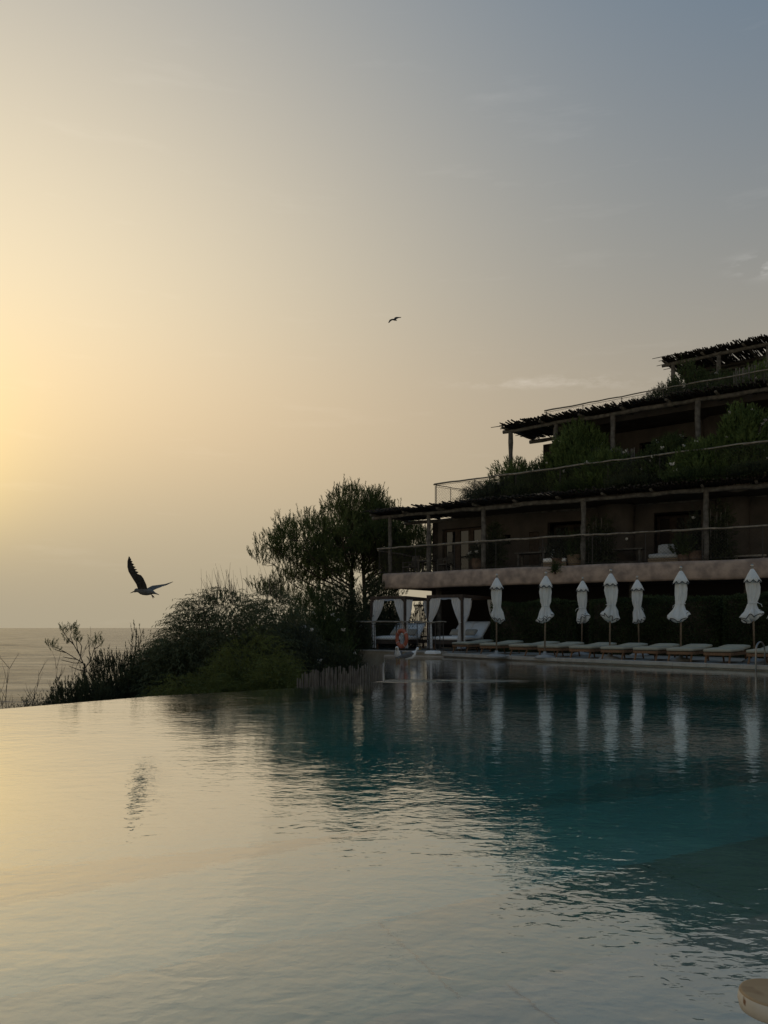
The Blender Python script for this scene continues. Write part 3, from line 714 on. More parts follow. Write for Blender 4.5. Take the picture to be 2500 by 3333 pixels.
PG = 'rough pole pergolas over the hotel terraces'
G1 = offset(FAC, .28)
pergola('lowest pergola of rough poles over the first terrace beside the pine', G1, 1222, 2640, 3.3, 5.80, (1270, 1395, 1574, 1898, 2298, 2620), 2.5, .7, .064, PG)
pergola('middle pergola of rough poles above the second terrace of oleanders', PERG2, 1648, 2640, 6.12, 9.28, (1662, 1810, 1995, 2272, 2560), 2.45, .6, .056, PG)
pergola('topmost pergola of rough poles against the sky', PERG3, 2166, 2640, 9.48, 12.93, (2190, 2340, 2500), 2.4, .5, .034, PG)

# ------------------------------------------------------------------ railings: log handrail, iron posts, wire mesh
def wire_panel(a, b, z0, z1, cell=.085, r=.0022):
    """diamond netting between two uprights as real crossing wires"""
    m = MB(); a, b = Vector(a), Vector(b); l = (b - a).length; d = (b - a) / l; h = z1 - z0
    nrm = Vector((-d.y, d.x, 0)) * r
    def seg(u0, v0, u1, v1):
        p = a + d * u0 + Vector((0, 0, z0 + v0 - a.z)); q = a + d * u1 + Vector((0, 0, z0 + v1 - a.z))
        t = (q - p).normalized(); w = Vector((-t.z * d.x, -t.z * d.y, t.x * d.x + t.y * d.y)) * r
        m.add([p + nrm, p - nrm * .5 + w, p - nrm * .5 - w, q + nrm, q - nrm * .5 + w, q - nrm * .5 - w], [(0, 1, 4, 3), (1, 2, 5, 4), (2, 0, 3, 5)])
    k = -h
    while k < l:
        u0, v0 = (k, 0) if k >= 0 else (0, -k); u1, v1 = (k + h, h) if k + h <= l else (l, l - k)
        if u1 > u0 + .01: seg(u0, v0, u1, v1); seg(l - u0, v0, l - u1, v1)
        k += cell * 1.414
    return m
def railing(label, line, zf, zr, post_px=None, step=1.7, rail_r=.035, group=None, ends=None, meshed=True, railmat='pale_log'):
    T = thing('railing', label, 'railing', (line[0][0], line[0][1], zf), 0, group)
    pp = [on_poly(p, line) for p in post_px] if post_px else [(x, y) for x, y, _ in resample(line, step)] + [line[-1]]
    for p in pp:
        m = MB(); m.box((p[0], p[1], (zf + zr) / 2), (.028, .028, zr - zf)); m.build('upright', M['metal'], T)
    logs = [(x, y) for x, y, _ in resample(line, 3.1)] + [line[-1]]
    for s, e in zip(logs[:-1], logs[1:]):
        d = Vector((e[0] - s[0], e[1] - s[1], 0)); L = d.length
        if L < .2: continue
        d.normalize(); m = MB(); r0 = rail_r * random.uniform(.8, 1.1)
        m.tube(crook((s[0] - d.x * .1, s[1] - d.y * .1, zr + .03 + random.uniform(-.01, .025)), (e[0] + d.x * .14, e[1] + d.y * .14, zr + .03 + random.uniform(-.01, .025)), 9, .016), [r0 * (1.15 - .04 * i) for i in range(9)], 7)
        m.build('handrail', M[railmat], T, True)
    for s, e in zip(pp[:-1], pp[1:]):
        for zz in (zf + .07, zr - .03):
            m = MB(); m.tube([(s[0], s[1], zz), (e[0], e[1], zz)], .009, 5); m.build('rail_wire', M['metal'], T)
        if meshed:
            g = wire_panel((s[0], s[1], zf), (e[0], e[1], zf), zf + .07, zr - .03).build('wire_netting', M['metal'], T); g['kind'] = 'stuff'
    return T
RG = 'log and wire railings along the terraces'
r1 = [p for p in offset(FAC, .12)]
i1 = on_poly(1234, r1)
railing('lowest terrace railing with pale log handrail on the terracotta band', [i1] + [p for p in r1 if p[0] > i1[0] + .3][:4], 3.33, 4.40, None, 1.9, .038, RG)
e1 = at(1232, 1800, i1[1])
railing('short railing closing the left end of the first terrace', [(i1[0], i1[1] + .05), (1.45, 37.6)], 3.33, 4.32, None, 1.1, .03, RG)
railing('middle railing in front of the dense oleanders', FENCE2, 6.10, 7.12, None, 1.9, .036, RG)
railing('railing returning back at the left end of the second terrace', [(2.2, 34.3), (4.4, 36.0)], 6.10, 7.08, None, .9, .02, RG, railmat='metal')
railing('far railing behind the slim pergola post on the second terrace', [(4.35, 36.9), (7.2, 34.9)], 6.60, 7.72, None, 1.2, .018, RG, False, True, 'metal')
railing('top railing in front of the highest shrubs', FENCE3, 9.46, 10.44, None, 1.7, .028, RG)
railing('thin railing returning back at the left end of the third terrace', [(7.1, 35.0), (8.9, 36.6)], 9.46, 10.38, None, .9, .018, RG, railmat='metal')
pr = [ray_line(1146, (DECK[0][0], DECK[0][1] + .16), (DECK[1][0], DECK[1][1] + .16)), (2.03, 27.58)]
railing('dark iron pool railing with log rail beside the cabana beds', pr, DECK_Z + .05, 1.16, (1150, 1219, 1290, 1358, 1398, 1417, 1432, 1443), 1, .032, None)

# life ring on the pool railing
def life_ring():
    c = at(1308, 2078, 28.6); T = thing('life_ring', 'orange life ring hanging by a rope on the pool railing', 'life ring', c)
    R, r = .28, .078; n = 40; m = 12; mb = MB(); rz = atan2(-2.8, 3.43) - .25
    def P(a, rad, off): x = cos(a) * rad; z = sin(a) * rad; return (c[0] + x * cos(rz) - off * sin(rz), c[1] + x * sin(rz) + off * cos(rz), c[2] + z)
    for i in range(n):
        for k in range(m):
            b = 2 * pi * k / m; mb.v.append(P(2 * pi * i / n, R + r * cos(b), r * .75 * sin(b)))
    for i in range(n):
        for k in range(m): mb.f.append((i * m + k, ((i + 1) % n) * m + k, ((i + 1) % n) * m + (k + 1) % m, i * m + (k + 1) % m))
    mb.build('ring', M['orange'], T, True)
    for a0 in (.6, 2.2, 3.7, 5.3):
        b2 = MB(); base = 0
        for j in range(3):
            for k in range(m):
                b = 2 * pi * k / m; b2.v.append(P(a0 + j * .055, R + (r + .004) * cos(b), (r + .005) * .75 * sin(b)))
        for j in range(2):
            for k in range(m): b2.f.append((j * m + k, (j + 1) * m + k, (j + 1) * m + (k + 1) % m, j * m + (k + 1) % m))
        b2.build('band', M['white_band'], T, True)
    rp = MB(); rp.tube([P(2.2, R + r, 0), P(1.57, .64, .0), P(.95, R + r, 0)], .008, 5); rp.tube([P(1.57, .64, 0), P(1.57, .50, .02), P(1.6, .42, .0)], .008, 5); rp.build('rope', M['rope'], T)
life_ring()

# ------------------------------------------------------------------ cabana day beds
def curtain(mb, top0, top1, tie, ztop, ztie, zbot, wt=.09, wb=.22, dirx=(1, 0), nrm=(0, 1), folds=5):
    """cloth gathered from beam span top0..top1 (x,y) into a tie, then hanging"""
    nz, nu = 14, 26; b = len(mb.v)
    for i in range(nz + 1):
        t = i / nz; z = ztop + (zbot - ztop) * t; k = (ztop - z) / (ztop - ztie)
        if k <= 1:
            e = k ** 1.6
            l0 = (top0[0] + (tie[0] - dirx[0] * wt / 2 - top0[0]) * e, top0[1] + (tie[1] - dirx[1] * wt / 2 - top0[1]) * e)
            l1 = (top1[0] + (tie[0] + dirx[0] * wt / 2 - top1[0]) * e, top1[1] + (tie[1] + dirx[1] * wt / 2 - top1[1]) * e)
            amp = .035 - .01 * e
        else:
            e = min(1, (z - ztie) / (zbot - ztie)); w = wt + (wb - wt) * e ** .7
            l0 = (tie[0] - dirx[0] * w / 2, tie[1] - dirx[1] * w / 2); l1 = (tie[0] + dirx[0] * w / 2, tie[1] + dirx[1] * w / 2); amp = .025 + .02 * e
        for j in range(nu + 1):
            u = j / nu; f = amp * sin(u * folds * 2 * pi + i * .25) + .012 * sin(u * 17 + i * .6)
            mb.v.append((l0[0] + (l1[0] - l0[0]) * u + nrm[0] * f, l0[1] + (l1[1] - l0[1]) * u + nrm[1] * f, z))
    w = nu + 1
    for i in range(nz):
        for j in range(nu): mb.f.append((b + i * w + j, b + i * w + j + 1, b + (i + 1) * w + j + 1, b + (i + 1) * w + j))
def cabana(FL, rz, w, d, h, label, group):
    """built round its front-left post; local x along the front, local y to the back"""
    T = thing('cabana_bed', label, 'cabana', (FL[0], FL[1], DECK_Z), rz, group)
    t = .085
    for x, y in ((0, 0), (w, 0), (w, d), (0, d)):
        m = MB(); m.box((x, y, h / 2), (t, t, h)); m.build('post', M['dark_frame'], T, world=False)
    for a, b in (((0, 0), (w, 0)), ((w, 0), (w, d)), ((w, d), (0, d)), ((0, d), (0, 0))):
        L = sqrt((b[0] - a[0]) ** 2 + (b[1] - a[1]) ** 2); an = atan2(b[1] - a[1], b[0] - a[0])
        m = MB(); m.box(((a[0] + b[0]) / 2, (a[1] + b[1]) / 2, h + .06), (L + (t if an in (0, pi) else -t - .004), t, .115), an)
        for s, e in ((a, b), (b, a)):
            ux, uy = (e[0] - s[0]) / L, (e[1] - s[1]) / L
            m.add([(s[0] + ux * .045 + uy * .03, s[1] + uy * .045 - ux * .03, h - .13), (s[0] + ux * .17 + uy * .03, s[1] + uy * .17 - ux * .03, h + .002), (s[0] + ux * .045 + uy * .03, s[1] + uy * .045 - ux * .03, h + .002),
                   (s[0] + ux * .045 - uy * .03, s[1] + uy * .045 + ux * .03, h - .13), (s[0] + ux * .17 - uy * .03, s[1] + uy * .17 + ux * .03, h + .002), (s[0] + ux * .045 - uy * .03, s[1] + uy * .045 + ux * .03, h + .002)],
                  [(0, 1, 2), (5, 4, 3), (0, 3, 4, 1)])
        m.build('beam', M['dark_frame'], T, world=False)
    m = MB(); m.box((w / 2, d / 2, .30), (w - t, d - .1, .14)); m.build('bed_platform', M['dark_frame'], T, world=False)
    for x, y in ((.2, .15), (w - .2, .15), (.2, d - .2), (w - .2, d - .2)):
        m = MB(); m.box((x, y, .115), (.06, .06, .23)); m.build('leg', M['teak'], T, world=False)
    m = MB(); m.cushion((w / 2, d * .36, .375), (w - .10, d * .64, .15), 0, .02); m.build('mattress', M['mattress'], T, True, False)
    for s in (-1, 1):
        m = MB(); m.cushion((w / 2 + s * (w - .12) / 4, d * .81, .39), ((w - .12) / 2 - .008, d * .36, .15), 0, .02, radians(36)); m.build('back_rest', M['mattress'], T, True, False)
    # curtains, one bunch at each post
    sp = .46
    spec = [((.05, 0), (sp + .1, 0), (.075, -.01), (1, 0), (0, 1)), ((w - .05, 0), (w - sp, 0), (w - .08, -.01), (-1, 0), (0, 1)),
            ((w, .08), (w, sp + .35), (w + .005, .12), (0, 1), (1, 0)), ((w, d - .05), (w, d - sp - .2), (w + .005, d - .12), (0, -1), (1, 0)),
            ((.06, d), (sp, d), (.1, d), (1, 0), (0, 1)), ((0, .1), (0, sp + .2), (-.005, .12), (0, 1), (1, 0))]
    for a, b, tie, dr, nm in spec:
        m = MB(); curtain(m, a, b, tie, h - .01, h * .53, .06, .12, .27, dr, nm); c = m.build('curtain', M['curtain'], T, True, False)
        kn = MB(); kn.lathe([(.02, -.03), (.062, -.015), (.066, .01), (.03, .03)], 10, (tie[0], tie[1], h * .53)); kn.build('tie', M['curtain'], c, True, False)
    # loose cloth roof sagging between the beams
    m = MB(); n = 10
    for i in range(n + 1):
        for j in range(n + 1):
            u, v = i / n, j / n; m.v.append((u * (w - .09) + .045, v * .55 + .045, h + .06 - .15 * sin(pi * v) * (abs(sin(u * pi * 2)) * .4 + .6) * sin(pi * u)))
    for i in range(n):
        for j in range(n): a = i * (n + 1) + j; m.f.append((a, a + n + 1, a + n + 2, a + 1))
    m.build('canopy_cloth', M['curtain'], T, True, False)
    return T
CB = 'curtained cabana beds by the pool'
def local(T, x, y, z):
    r = T.rotation_euler[2]; return (T.location[0] + x * cos(r) - y * sin(r), T.location[1] + x * sin(r) + y * cos(r), T.location[2] + z)
cA = cabana((-.5, 32.0), radians(-24), 1.45, 2.7, 2.0, 'left cabana bed behind the pool railing and life ring', CB)
cB = cabana((1.72, 31.2), radians(-32), 1.48, 3.0, 2.02, 'right cabana bed beside the first white parasol', CB)
for T, fx, lab in ((cA, .30, 'small sand pillow on the left cabana bed, near its far curtain'), (cA, .74, 'small sand pillow on the left cabana bed, behind the life ring'), (cB, .30, 'small sand pillow half hidden by the curtain of the right cabana bed'), (cB, .74, 'small sand pillow lying open on the right cabana bed')):
    w = 1.46; p = local(T, w * fx, 1.62, .545); m = MB()
    m.cushion((0, 0, 0), (.5, .34, .1), 0, .05, radians(34)); o = m.build('pillow', M['pillow'], None, True); o.location = p; o.rotation_euler = (0, 0, T.rotation_euler[2] + random.uniform(-.15, .15))
    tag(o, lab, 'pillow', 'pillows on the cabana beds')

# dark picket screen behind the cabanas
T = thing('picket_screen', 'dark picket screen with sky showing through, behind the cabanas', 'fence', (1.3, 36.4, .1))
for k in range(12):
    p = at(1352 + 4.2 * k, 2000, 36.4); m = MB(); m.tube([(p[0], 36.4, .1), (p[0] + random.uniform(-.01, .01), 36.4, random.uniform(2.05, 2.15))], .022, 6); m.build('picket', M['stick'], T)
m = MB(); m.box((at(1375, 0, 36.4)[0], 36.44, 2.0), (.75, .03, .06)); m.box((at(1375, 0, 36.4)[0], 36.44, .6), (.75, .03, .06)); m.build('crossbar', M['stick'], T)

# ------------------------------------------------------------------ parasols (closed)
def umbrella_meshes(seed, flare, skew, nf):
    r = random.Random(seed); ph = [r.uniform(0, 6.28) for _ in range(6)]
    prof = [(.03, 2.33), (.10, 2.26), (.135, 2.12), (.145, 1.95), (.138, 1.78), (.125, 1.66), (.10, 1.55), (.107, 1.50), (.145, 1.38), (.14 + .10 * flare, 1.24), (.15 + .115 * flare, 1.16), (.09, 1.06), (.03, 1.10)]
    def fold(i, a, rr, z):
        k = .30 if i > 1 else .05
        w = .9 * (1 - 2 * abs(sin(nf * a / 2 + ph[0] + i * skew)) ** .8) + .35 * cos((nf + 3) * a + ph[1] - i * skew * .6) + .25 * cos(2 * a + ph[2])
        zz = z
        if i >= 9: zz = z + (.085 * cos(a + ph[3]) + .03 * cos(2 * a + ph[2]) + .045 * cos(nf * a + ph[4])) * (1 if i < 11 else .3)
        return rr * (1 + k * w * (1.25 if i >= 8 else 1)), zz
    can = MB(); can.lathe(prof, 56, fold=fold)
    for q, (x, y, z) in enumerate(can.v):
        k = max(0.0, 2.1 - z); can.v[q] = (x + .040 * sin(3.1 * k + ph[0]) * min(k * 2, 1), y + .035 * sin(2.3 * k + ph[1]) * min(k * 2, 1), z)
    cprof = [(.02, 2.43), (.045, 2.41), (.092, 2.33), (.148, 2.22), (.212, 2.125), (.20, 2.122), (.08, 2.26)]
    def cfold(i, a, rr, z):
        s = abs(sin(4 * a + ph[5])); k = i / 4.0
        return rr * (1 + (.16 * s - .10) * min(k, 1)), z + (-.075 * s + .02 if i in (4, 5) else 0)
    cap = MB(); cap.lathe(cprof, 56, fold=cfold)
    trim = MB()
    def ringpts(i, pf, fd, off):
        out = []
        for k in range(57):
            a = 2 * pi * k / 56; rr, z = fd(i, a, *pf[i]); k2 = max(0.0, 2.1 - z) if pf is prof else 0.0
            out.append(((rr + off) * cos(a) + .040 * sin(3.1 * k2 + ph[0]) * min(k2 * 2, 1), (rr + off) * sin(a) + .035 * sin(2.3 * k2 + ph[1]) * min(k2 * 2, 1), z - .004))
        return out
    trim.tube(ringpts(10, prof, fold, .002), .010, 5, False); ctrim = MB(); ctrim.tube(ringpts(4, cprof, cfold, .002), .010, 5, False)
    tr2 = ringpts(9, prof, fold, .003)
    st = r.randrange(0, 40); htrim = MB(); htrim.tube(tr2[st:st + 22] if st < 35 else tr2[20:45], .007, 5, False)
    return can, cap, trim, ctrim, htrim
def umbrella(seed, flare, skew, nf, name_label):
    T = thing('parasol', name_label, 'parasol', (0, 0, 0), 0, 'closed white parasols along the pool')
    can, cap, trim, ctrim, htrim = umbrella_meshes(seed, flare, skew, nf)
    m = MB(); m.tube([(0, 0, .05), (0, 0, 1.2), (0, 0, 2.44)], .024, 10); m.build('pole', M['pole_wood'], T, True)
    c = can.build('canopy', M['canvas'], T, True); trim.build('trim', M['trim'], c, True); htrim.build('trim', M['trim'], c, True)
    cp_ = cap.build('canopy_cap', M['canvas'], T, True); ctrim.build('trim', M['trim'], cp_, True)
    m = MB(); m.lathe([(.014, 2.42), (.02, 2.44), (.016, 2.455), (.035, 2.475), (.044, 2.505), (.035, 2.535), (.008, 2.55)], 14); m.build('finial', M['finial'], T, True)
    m = MB(); m.tube([(.115 * cos(k / 12 * 6.28), .115 * sin(k / 12 * 6.28), 1.545) for k in range(13)], .012, 5, False)
    m.tube([(.11, .02, 1.54), (.19, .03, 1.50), (.21, .03, 1.43)], .007, 4); m.build('tie_strap', M['canvas'], T, True)
    m = MB(); m.lathe([(.30, 0), (.30, .035), (.22, .085), (.06, .11), (.045, .2), (.032, .2)], 24); m.build('base', M['baseplastic'], T, True)
    return T
UM = [(1616, 24.5, 1, .35, .06, 9, 'parasol with straight narrow folds in front of the right cabana bed'),
      (1773, 23.5, 2, .45, .22, 7, 'parasol with hem swept to one side, second from the cabanas'),
      (1893, 26.0, 3, .45, .30, 6, 'smaller looking parasol set back, third from the cabanas'),
      (1984, 22.5, 4, .55, .16, 7, 'parasol with bunched open hem, fourth from the cabanas'),
      (2081, 25.4, 5, .25, .05, 8, 'slim parasol set back between two taller ones, fifth from the cabanas'),
      (2216, 21.4, 6, 1.05, .12, 5, 'tall parasol with wide flared skirt, sixth from the cabanas'),
      (2456, 20.7, 7, .9, .25, 6, 'tallest looking parasol beside the right frame edge'),
      (2533, 21.9, 5, .8, .2, 7, 'parasol mostly cut off by the right frame edge')]
for px, Y, seed, fl, sk, nf, lab in UM:
    T = umbrella(seed, fl, sk, nf, lab); T.location = (xat(px, Y), Y, DECK_Z - .03); T.rotation_euler = (random.uniform(-.02, .02), random.uniform(-.03, .03), seed * .9 + px * .01)

# ------------------------------------------------------------------ sun loungers
def lounger(label):
    """foot end at the origin, local y runs to the head, x across (0 .. .66)"""
    T = thing('sun_lounger', label, 'sun lounger', (0, 0, 0), 0, 'sun loungers with sage cushions along the pool')
    w = .66
    fr = MB()
    for x in (.03, w - .03): fr.box((x, .98, .245), (.045, 1.9, .075))
    for y in (.045, 1.9): fr.box((w / 2, y, .247), (w - .1, .04, .07))
    fr.build('frame', M['teak'], T)
    for k in range(9):
        m = MB(); m.box((w / 2, .18 + .2 * k, .272), (w - .11, .09, .018)); m.build('slat', M['teak'], T)
    for x in (.05, w - .05):
        for y, dy in ((.16, -.12), (1.62, .10)):
            m = MB(); m.tube([(x, y, .26), (x, y + dy * 1.3, .0)], [.03, .024], 6); m.build('leg', M['teak'], T)
    m = MB(); m.cushion((w / 2, .66, .285), (w, 1.30, .10), 0, .012); m.build('seat_cushion', M['sage'], T, True)
    m = MB(); m.cushion((w / 2, 1.655, .308), (w, .68, .10), 0, .012, radians(4)); m.build('back_cushion', M['sage'], T, True)
    br = MB(); br.box((w / 2, 1.66, .295), (w - .12, .6, .02)); br.build('back_frame', M['teak'], T)
    return T
LG = [(1470, 1.05, 'lounger nearest the pool railing, its foot in front of the right cabana'), (1560, .72, 'second lounger from the cabanas, left of the first parasol pole'), (1655, .5, 'third lounger from the cabanas, right of the first parasol pole'),
      (1748, .36, 'fourth lounger from the cabanas, at the second parasol'), (1851, .36, 'fifth lounger from the cabanas, below the third parasol'), (1953, .36, 'lounger just below the fourth parasol'),
      (2059, .36, 'lounger just below the fifth, slim parasol'), (2168, .36, 'lounger just below the flared sixth parasol'), (2288, .36, 'lounger between the two tall right parasols'), (2428, .36, 'lounger below the tall parasol at the right frame edge'), (2590, .36, 'last lounger, cut off by the right frame edge')]
proto = None
for px, off_, lab in LG:
    ln = offset(DECK[1:], off_); p = on_poly(px, ln)
    seg = [(a, b) for a, b in zip(ln[:-1], ln[1:]) if a[0] - .01 <= p[0] <= b[0] + .01] or [(ln[0], ln[1])]
    a, b = seg[0]; ang = atan2(b[1] - a[1], b[0] - a[0])
    if px < 1600: ang = -.62
    if proto is None: proto = lounger(lab); T = proto
    else: T = copy_tree(proto); T['label'] = lab
    T.location = (p[0], p[1], DECK_Z - .03); T.rotation_euler = (0, 0, ang + (radians(13) if px > 1600 else 0) + random.uniform(-.03, .03))

# steel pool ladder rails at the right
T = thing('pool_ladder', 'curved steel ladder rails at the far pool edge by the right frame edge', 'ladder', (8.6, 18.5, 0))
for s in (0, .45):
    c = (8.62 + .63 * s, 18.42 - .77 * s); n = (.77, .63); m = MB()
    pts3 = []
    for k in range(11):
        a = pi * k / 10; pts3.append((c[0] + n[0] * (.12 + .22 * cos(a)), c[1] + n[1] * (.12 + .22 * cos(a)), .45 + .22 * sin(a)))
    m.tube([(c[0] + n[0] * .34, c[1] + n[1] * .34, .1)] + pts3 + [(c[0] - n[0] * .10, c[1] - n[1] * .10, -.8)], .02, 8); m.build('ladder_rail', M['chrome'], T, True)

# ------------------------------------------------------------------ foliage
def leaf_object(name, P, D, L, Wd, mat, parent, seed=0):
    """kite shaped leaves: P base points, D directions (n,3), L lengths, Wd widths"""
    r = np.random.default_rng(seed); n = len(P)
    rnd = r.normal(size=(n, 3)); S = np.cross(D, rnd); S /= np.linalg.norm(S, axis=1)[:, None] + 1e-9
    L = np.broadcast_to(L, (n,))[:, None]; Wd = np.broadcast_to(Wd, (n,))[:, None]
    nr = np.cross(D, S) * L * .06
    V = np.stack([P, P + D * L * .45 + S * Wd * .5 + nr, P + D * L, P + D * L * .45 - S * Wd * .5 + nr], 1).reshape(-1, 3)
    off = np.array(root_loc(parent)) if parent is not None else np.zeros(3)
    V = (V - off).astype(np.float32)
    me = bpy.data.meshes.new(name); me.vertices.add(4 * n); me.vertices.foreach_set('co', V.ravel())
    me.loops.add(4 * n); me.loops.foreach_set('vertex_index', np.arange(4 * n, dtype=np.int32))
    me.polygons.add(n); me.polygons.foreach_set('loop_start', np.arange(0, 4 * n, 4, dtype=np.int32)); me.polygons.foreach_set('loop_total', np.full(n, 4, dtype=np.int32))
    me.update(calc_edges=True); return link(name, me, mat, parent)
def unit(a): return a / (np.linalg.norm(a, axis=-1, keepdims=True) + 1e-9)
def flower_mesh(seed):
    r = random.Random(seed); m = MB()
    for k in range(9):
        c = Vector((r.uniform(-.05, .05), r.uniform(-.05, .05), r.uniform(.0, .07)))
        if k == 0: m.v.append((0, 0, 0))
        for j in range(4):
            a = j * 1.57 + r.uniform(0, 1); q = Vector((cos(a), sin(a), r.uniform(.1, .7))).normalized() * .034; s = Vector((-sin(a), cos(a), 0)) * .018
            b0 = len(m.v); m.v += [tuple(c + q * .4 + s), tuple(c + q), tuple(c + q * .4 - s)]; m.f.append((0, b0, b0 + 1, b0 + 2))
    me = bpy.data.meshes.new('flower_cluster'); me.from_pydata(m.v, [], m.f); me.materials.append(M['petal']); return me
FLOW = [flower_mesh(i) for i in range(4)]
def shrub(name, label, cat, base, rx, ry, h, twigs, per, leafL, leafW, mode, mat, seed, flowers=0, group=None, zlow=.0, stems=5, whips=0, core=True):
    """twigs spread through a lumpy dome; leaves set along each twig"""
    r = np.random.default_rng(seed); T = thing(name, label, cat, base, 0, group)
    base = np.array(base, float)
    lump = unit(r.normal(size=(9, 3))); lump[:, 2] = abs(lump[:, 2]); la = r.uniform(-.22, .28, 9)
    d = unit(r.normal(size=(twigs, 3))); d[:, 2] = np.abs(d[:, 2]) * 1.1 - zlow; d = unit(d)
    k = 1 + (np.exp(-((d[:, None, :] - lump[None]) ** 2).sum(2) / .18) * la).sum(1)
    rad = r.uniform(0, 1, twigs) ** .33 * k
    P = base + d * rad[:, None] * np.array([rx, ry, h]) * np.array([1, 1, 1.0])
    P[:, 2] = np.maximum(P[:, 2], base[2] + .03)
    out = unit(d * np.array([1, 1, .7]))
    if mode == 'oleander': td = unit(out * .55 + np.array([0, 0, 1.0]) + r.normal(0, .28, (twigs, 3))); tl = r.uniform(.18, .42, twigs); spread = .75
    elif mode == 'willow': td = unit(out * .9 + np.array([0, 0, .9]) + r.normal(0, .45, (twigs, 3))); tl = r.uniform(.25, .6, twigs); spread = .6
    elif mode == 'spiky': td = unit(out * .35 + np.array([0, 0, 1.0]) + r.normal(0, .22, (twigs, 3))); tl = r.uniform(.12, .34, twigs); spread = .5
    elif mode == 'feather': td = unit(out * .8 + np.array([0, 0, .5]) + r.normal(0, .4, (twigs, 3))); tl = r.uniform(.2, .4, twigs); spread = 1.0
    else: td = unit(out + r.normal(0, .5, (twigs, 3))); tl = r.uniform(.1, .28, twigs); spread = 1.1
    t = np.tile(np.linspace(.08, 1, per), twigs) + r.uniform(-.06, .06, twigs * per)
    PP = np.repeat(P, per, 0) + np.repeat(td * tl[:, None], per, 0) * t[:, None]
    DD = np.repeat(td, per, 0)
    if mode in ('willow', 'feather'):
        droop = np.repeat(tl, per) * t ** 2 * (.55 if mode == 'willow' else .5); PP[:, 2] -= droop
        hz = np.repeat(unit(out * np.array([1, 1, 0.001])), per, 0); PP += hz * (droop * .8)[:, None]
        DD = DD * (1 - .5 * t[:, None]) + np.array([0, 0, -1.0]) * (t[:, None] * (1.1 if mode == 'willow' else .6)) + hz * .3
    DD = unit(unit(DD) + spread * unit(r.normal(size=DD.shape)) * r.uniform(.5, 1, (len(DD), 1)))
    nc = int(twigs * 2.2); dc = unit(r.normal(size=(nc, 3))); dc[:, 2] = np.abs(dc[:, 2]) - zlow; dc = unit(dc)  # larger inner leaves added to block light through the dome
    PC = base + dc * (r.uniform(0, 1, nc) ** .5 * .80)[:, None] * np.array([rx, ry, h]); PC[:, 2] = np.maximum(PC[:, 2], base[2] + .03)
    if core:
        PP = np.concatenate([PP, PC]); DD = np.concatenate([DD, unit(unit(r.normal(size=(nc, 3))) + np.array([0, 0, .3]))])
    LL = np.full(len(PP), leafL); WW = np.full(len(PP), leafW)
    if core: LL[-nc:] = max(leafL * 1.3, .11); WW[-nc:] = max(leafW * 2.6, .045)
    leafL, leafW = LL, WW
    f = leaf_object('foliage', PP, DD, leafL * r.uniform(.7, 1.2, len(PP)), leafW * r.uniform(.8, 1.2, len(PP)), M[mat], T, seed)
    st = MB()
    for i in range(stems):
        j = int(r.integers(0, twigs)); e = Vector(P[j]); b = Vector(base + np.array([r.uniform(-.15, .15) * rx, r.uniform(-.15, .15) * ry, -.1])); mid = b.lerp(e, .5) + Vector((0, 0, .15 * h))
        st.tube([b, mid, e, e + Vector(td[j] * tl[j] * .8)], [.03, .02, .011, .004], 5)
    st.build('stem', M['twig'], T)
    if whips:
        wm = MB(); idx = np.argsort(-(P[:, 2] / (base[2] + h)) - r.uniform(0, .25, twigs))[:whips]
        for j in idx:
            p = Vector(P[j]); dr = Vector((r.uniform(-.25, .12), r.uniform(-.2, .2), 1)).normalized(); ln = r.uniform(.35, .95)
            wm.tube([p, p + dr * ln * .5 + Vector((r.uniform(-.04, .04), 0, 0)), p + dr * ln + Vector((r.uniform(-.10, .04), 0, 0))], [.006, .0045, .002], 4)
        w = wm.build('bare_shoots', M['twig'], T); w['kind'] = 'stuff'
    if flowers:
        fr = np.where((d[:, 1] < .35) & (d[:, 2] > -.1))[0]; fr = r.permutation(fr[rad[fr] > .75])[:flowers]
        for j in fr:
            o = bpy.data.objects.new('flower_cluster', FLOW[int(j) % 4]); COL.objects.link(o); o.parent = T
            p = P[j] + td[j] * tl[j] - base; o.location = p; s = r.uniform(.8, 1.5); o.scale = (s, s, s); o.rotation_euler = (r.uniform(-.5, .5), r.uniform(-.5, .5), r.uniform(0, 6))
    return T

def px_shrub(pxc, ytop, Y, wpx, zbase, *, name='shrub', label='', cat='shrub', depth=None, **kw):
    """a shrub whose top and width are read off the photograph at depth Y"""
    x, _, ztop = at(pxc, ytop, Y); rx = wpx / 2 / F * Y
    return shrub(name, label, cat, (x, Y, zbase), rx, depth if depth else rx * .9, ztop - zbase - .2, **kw)

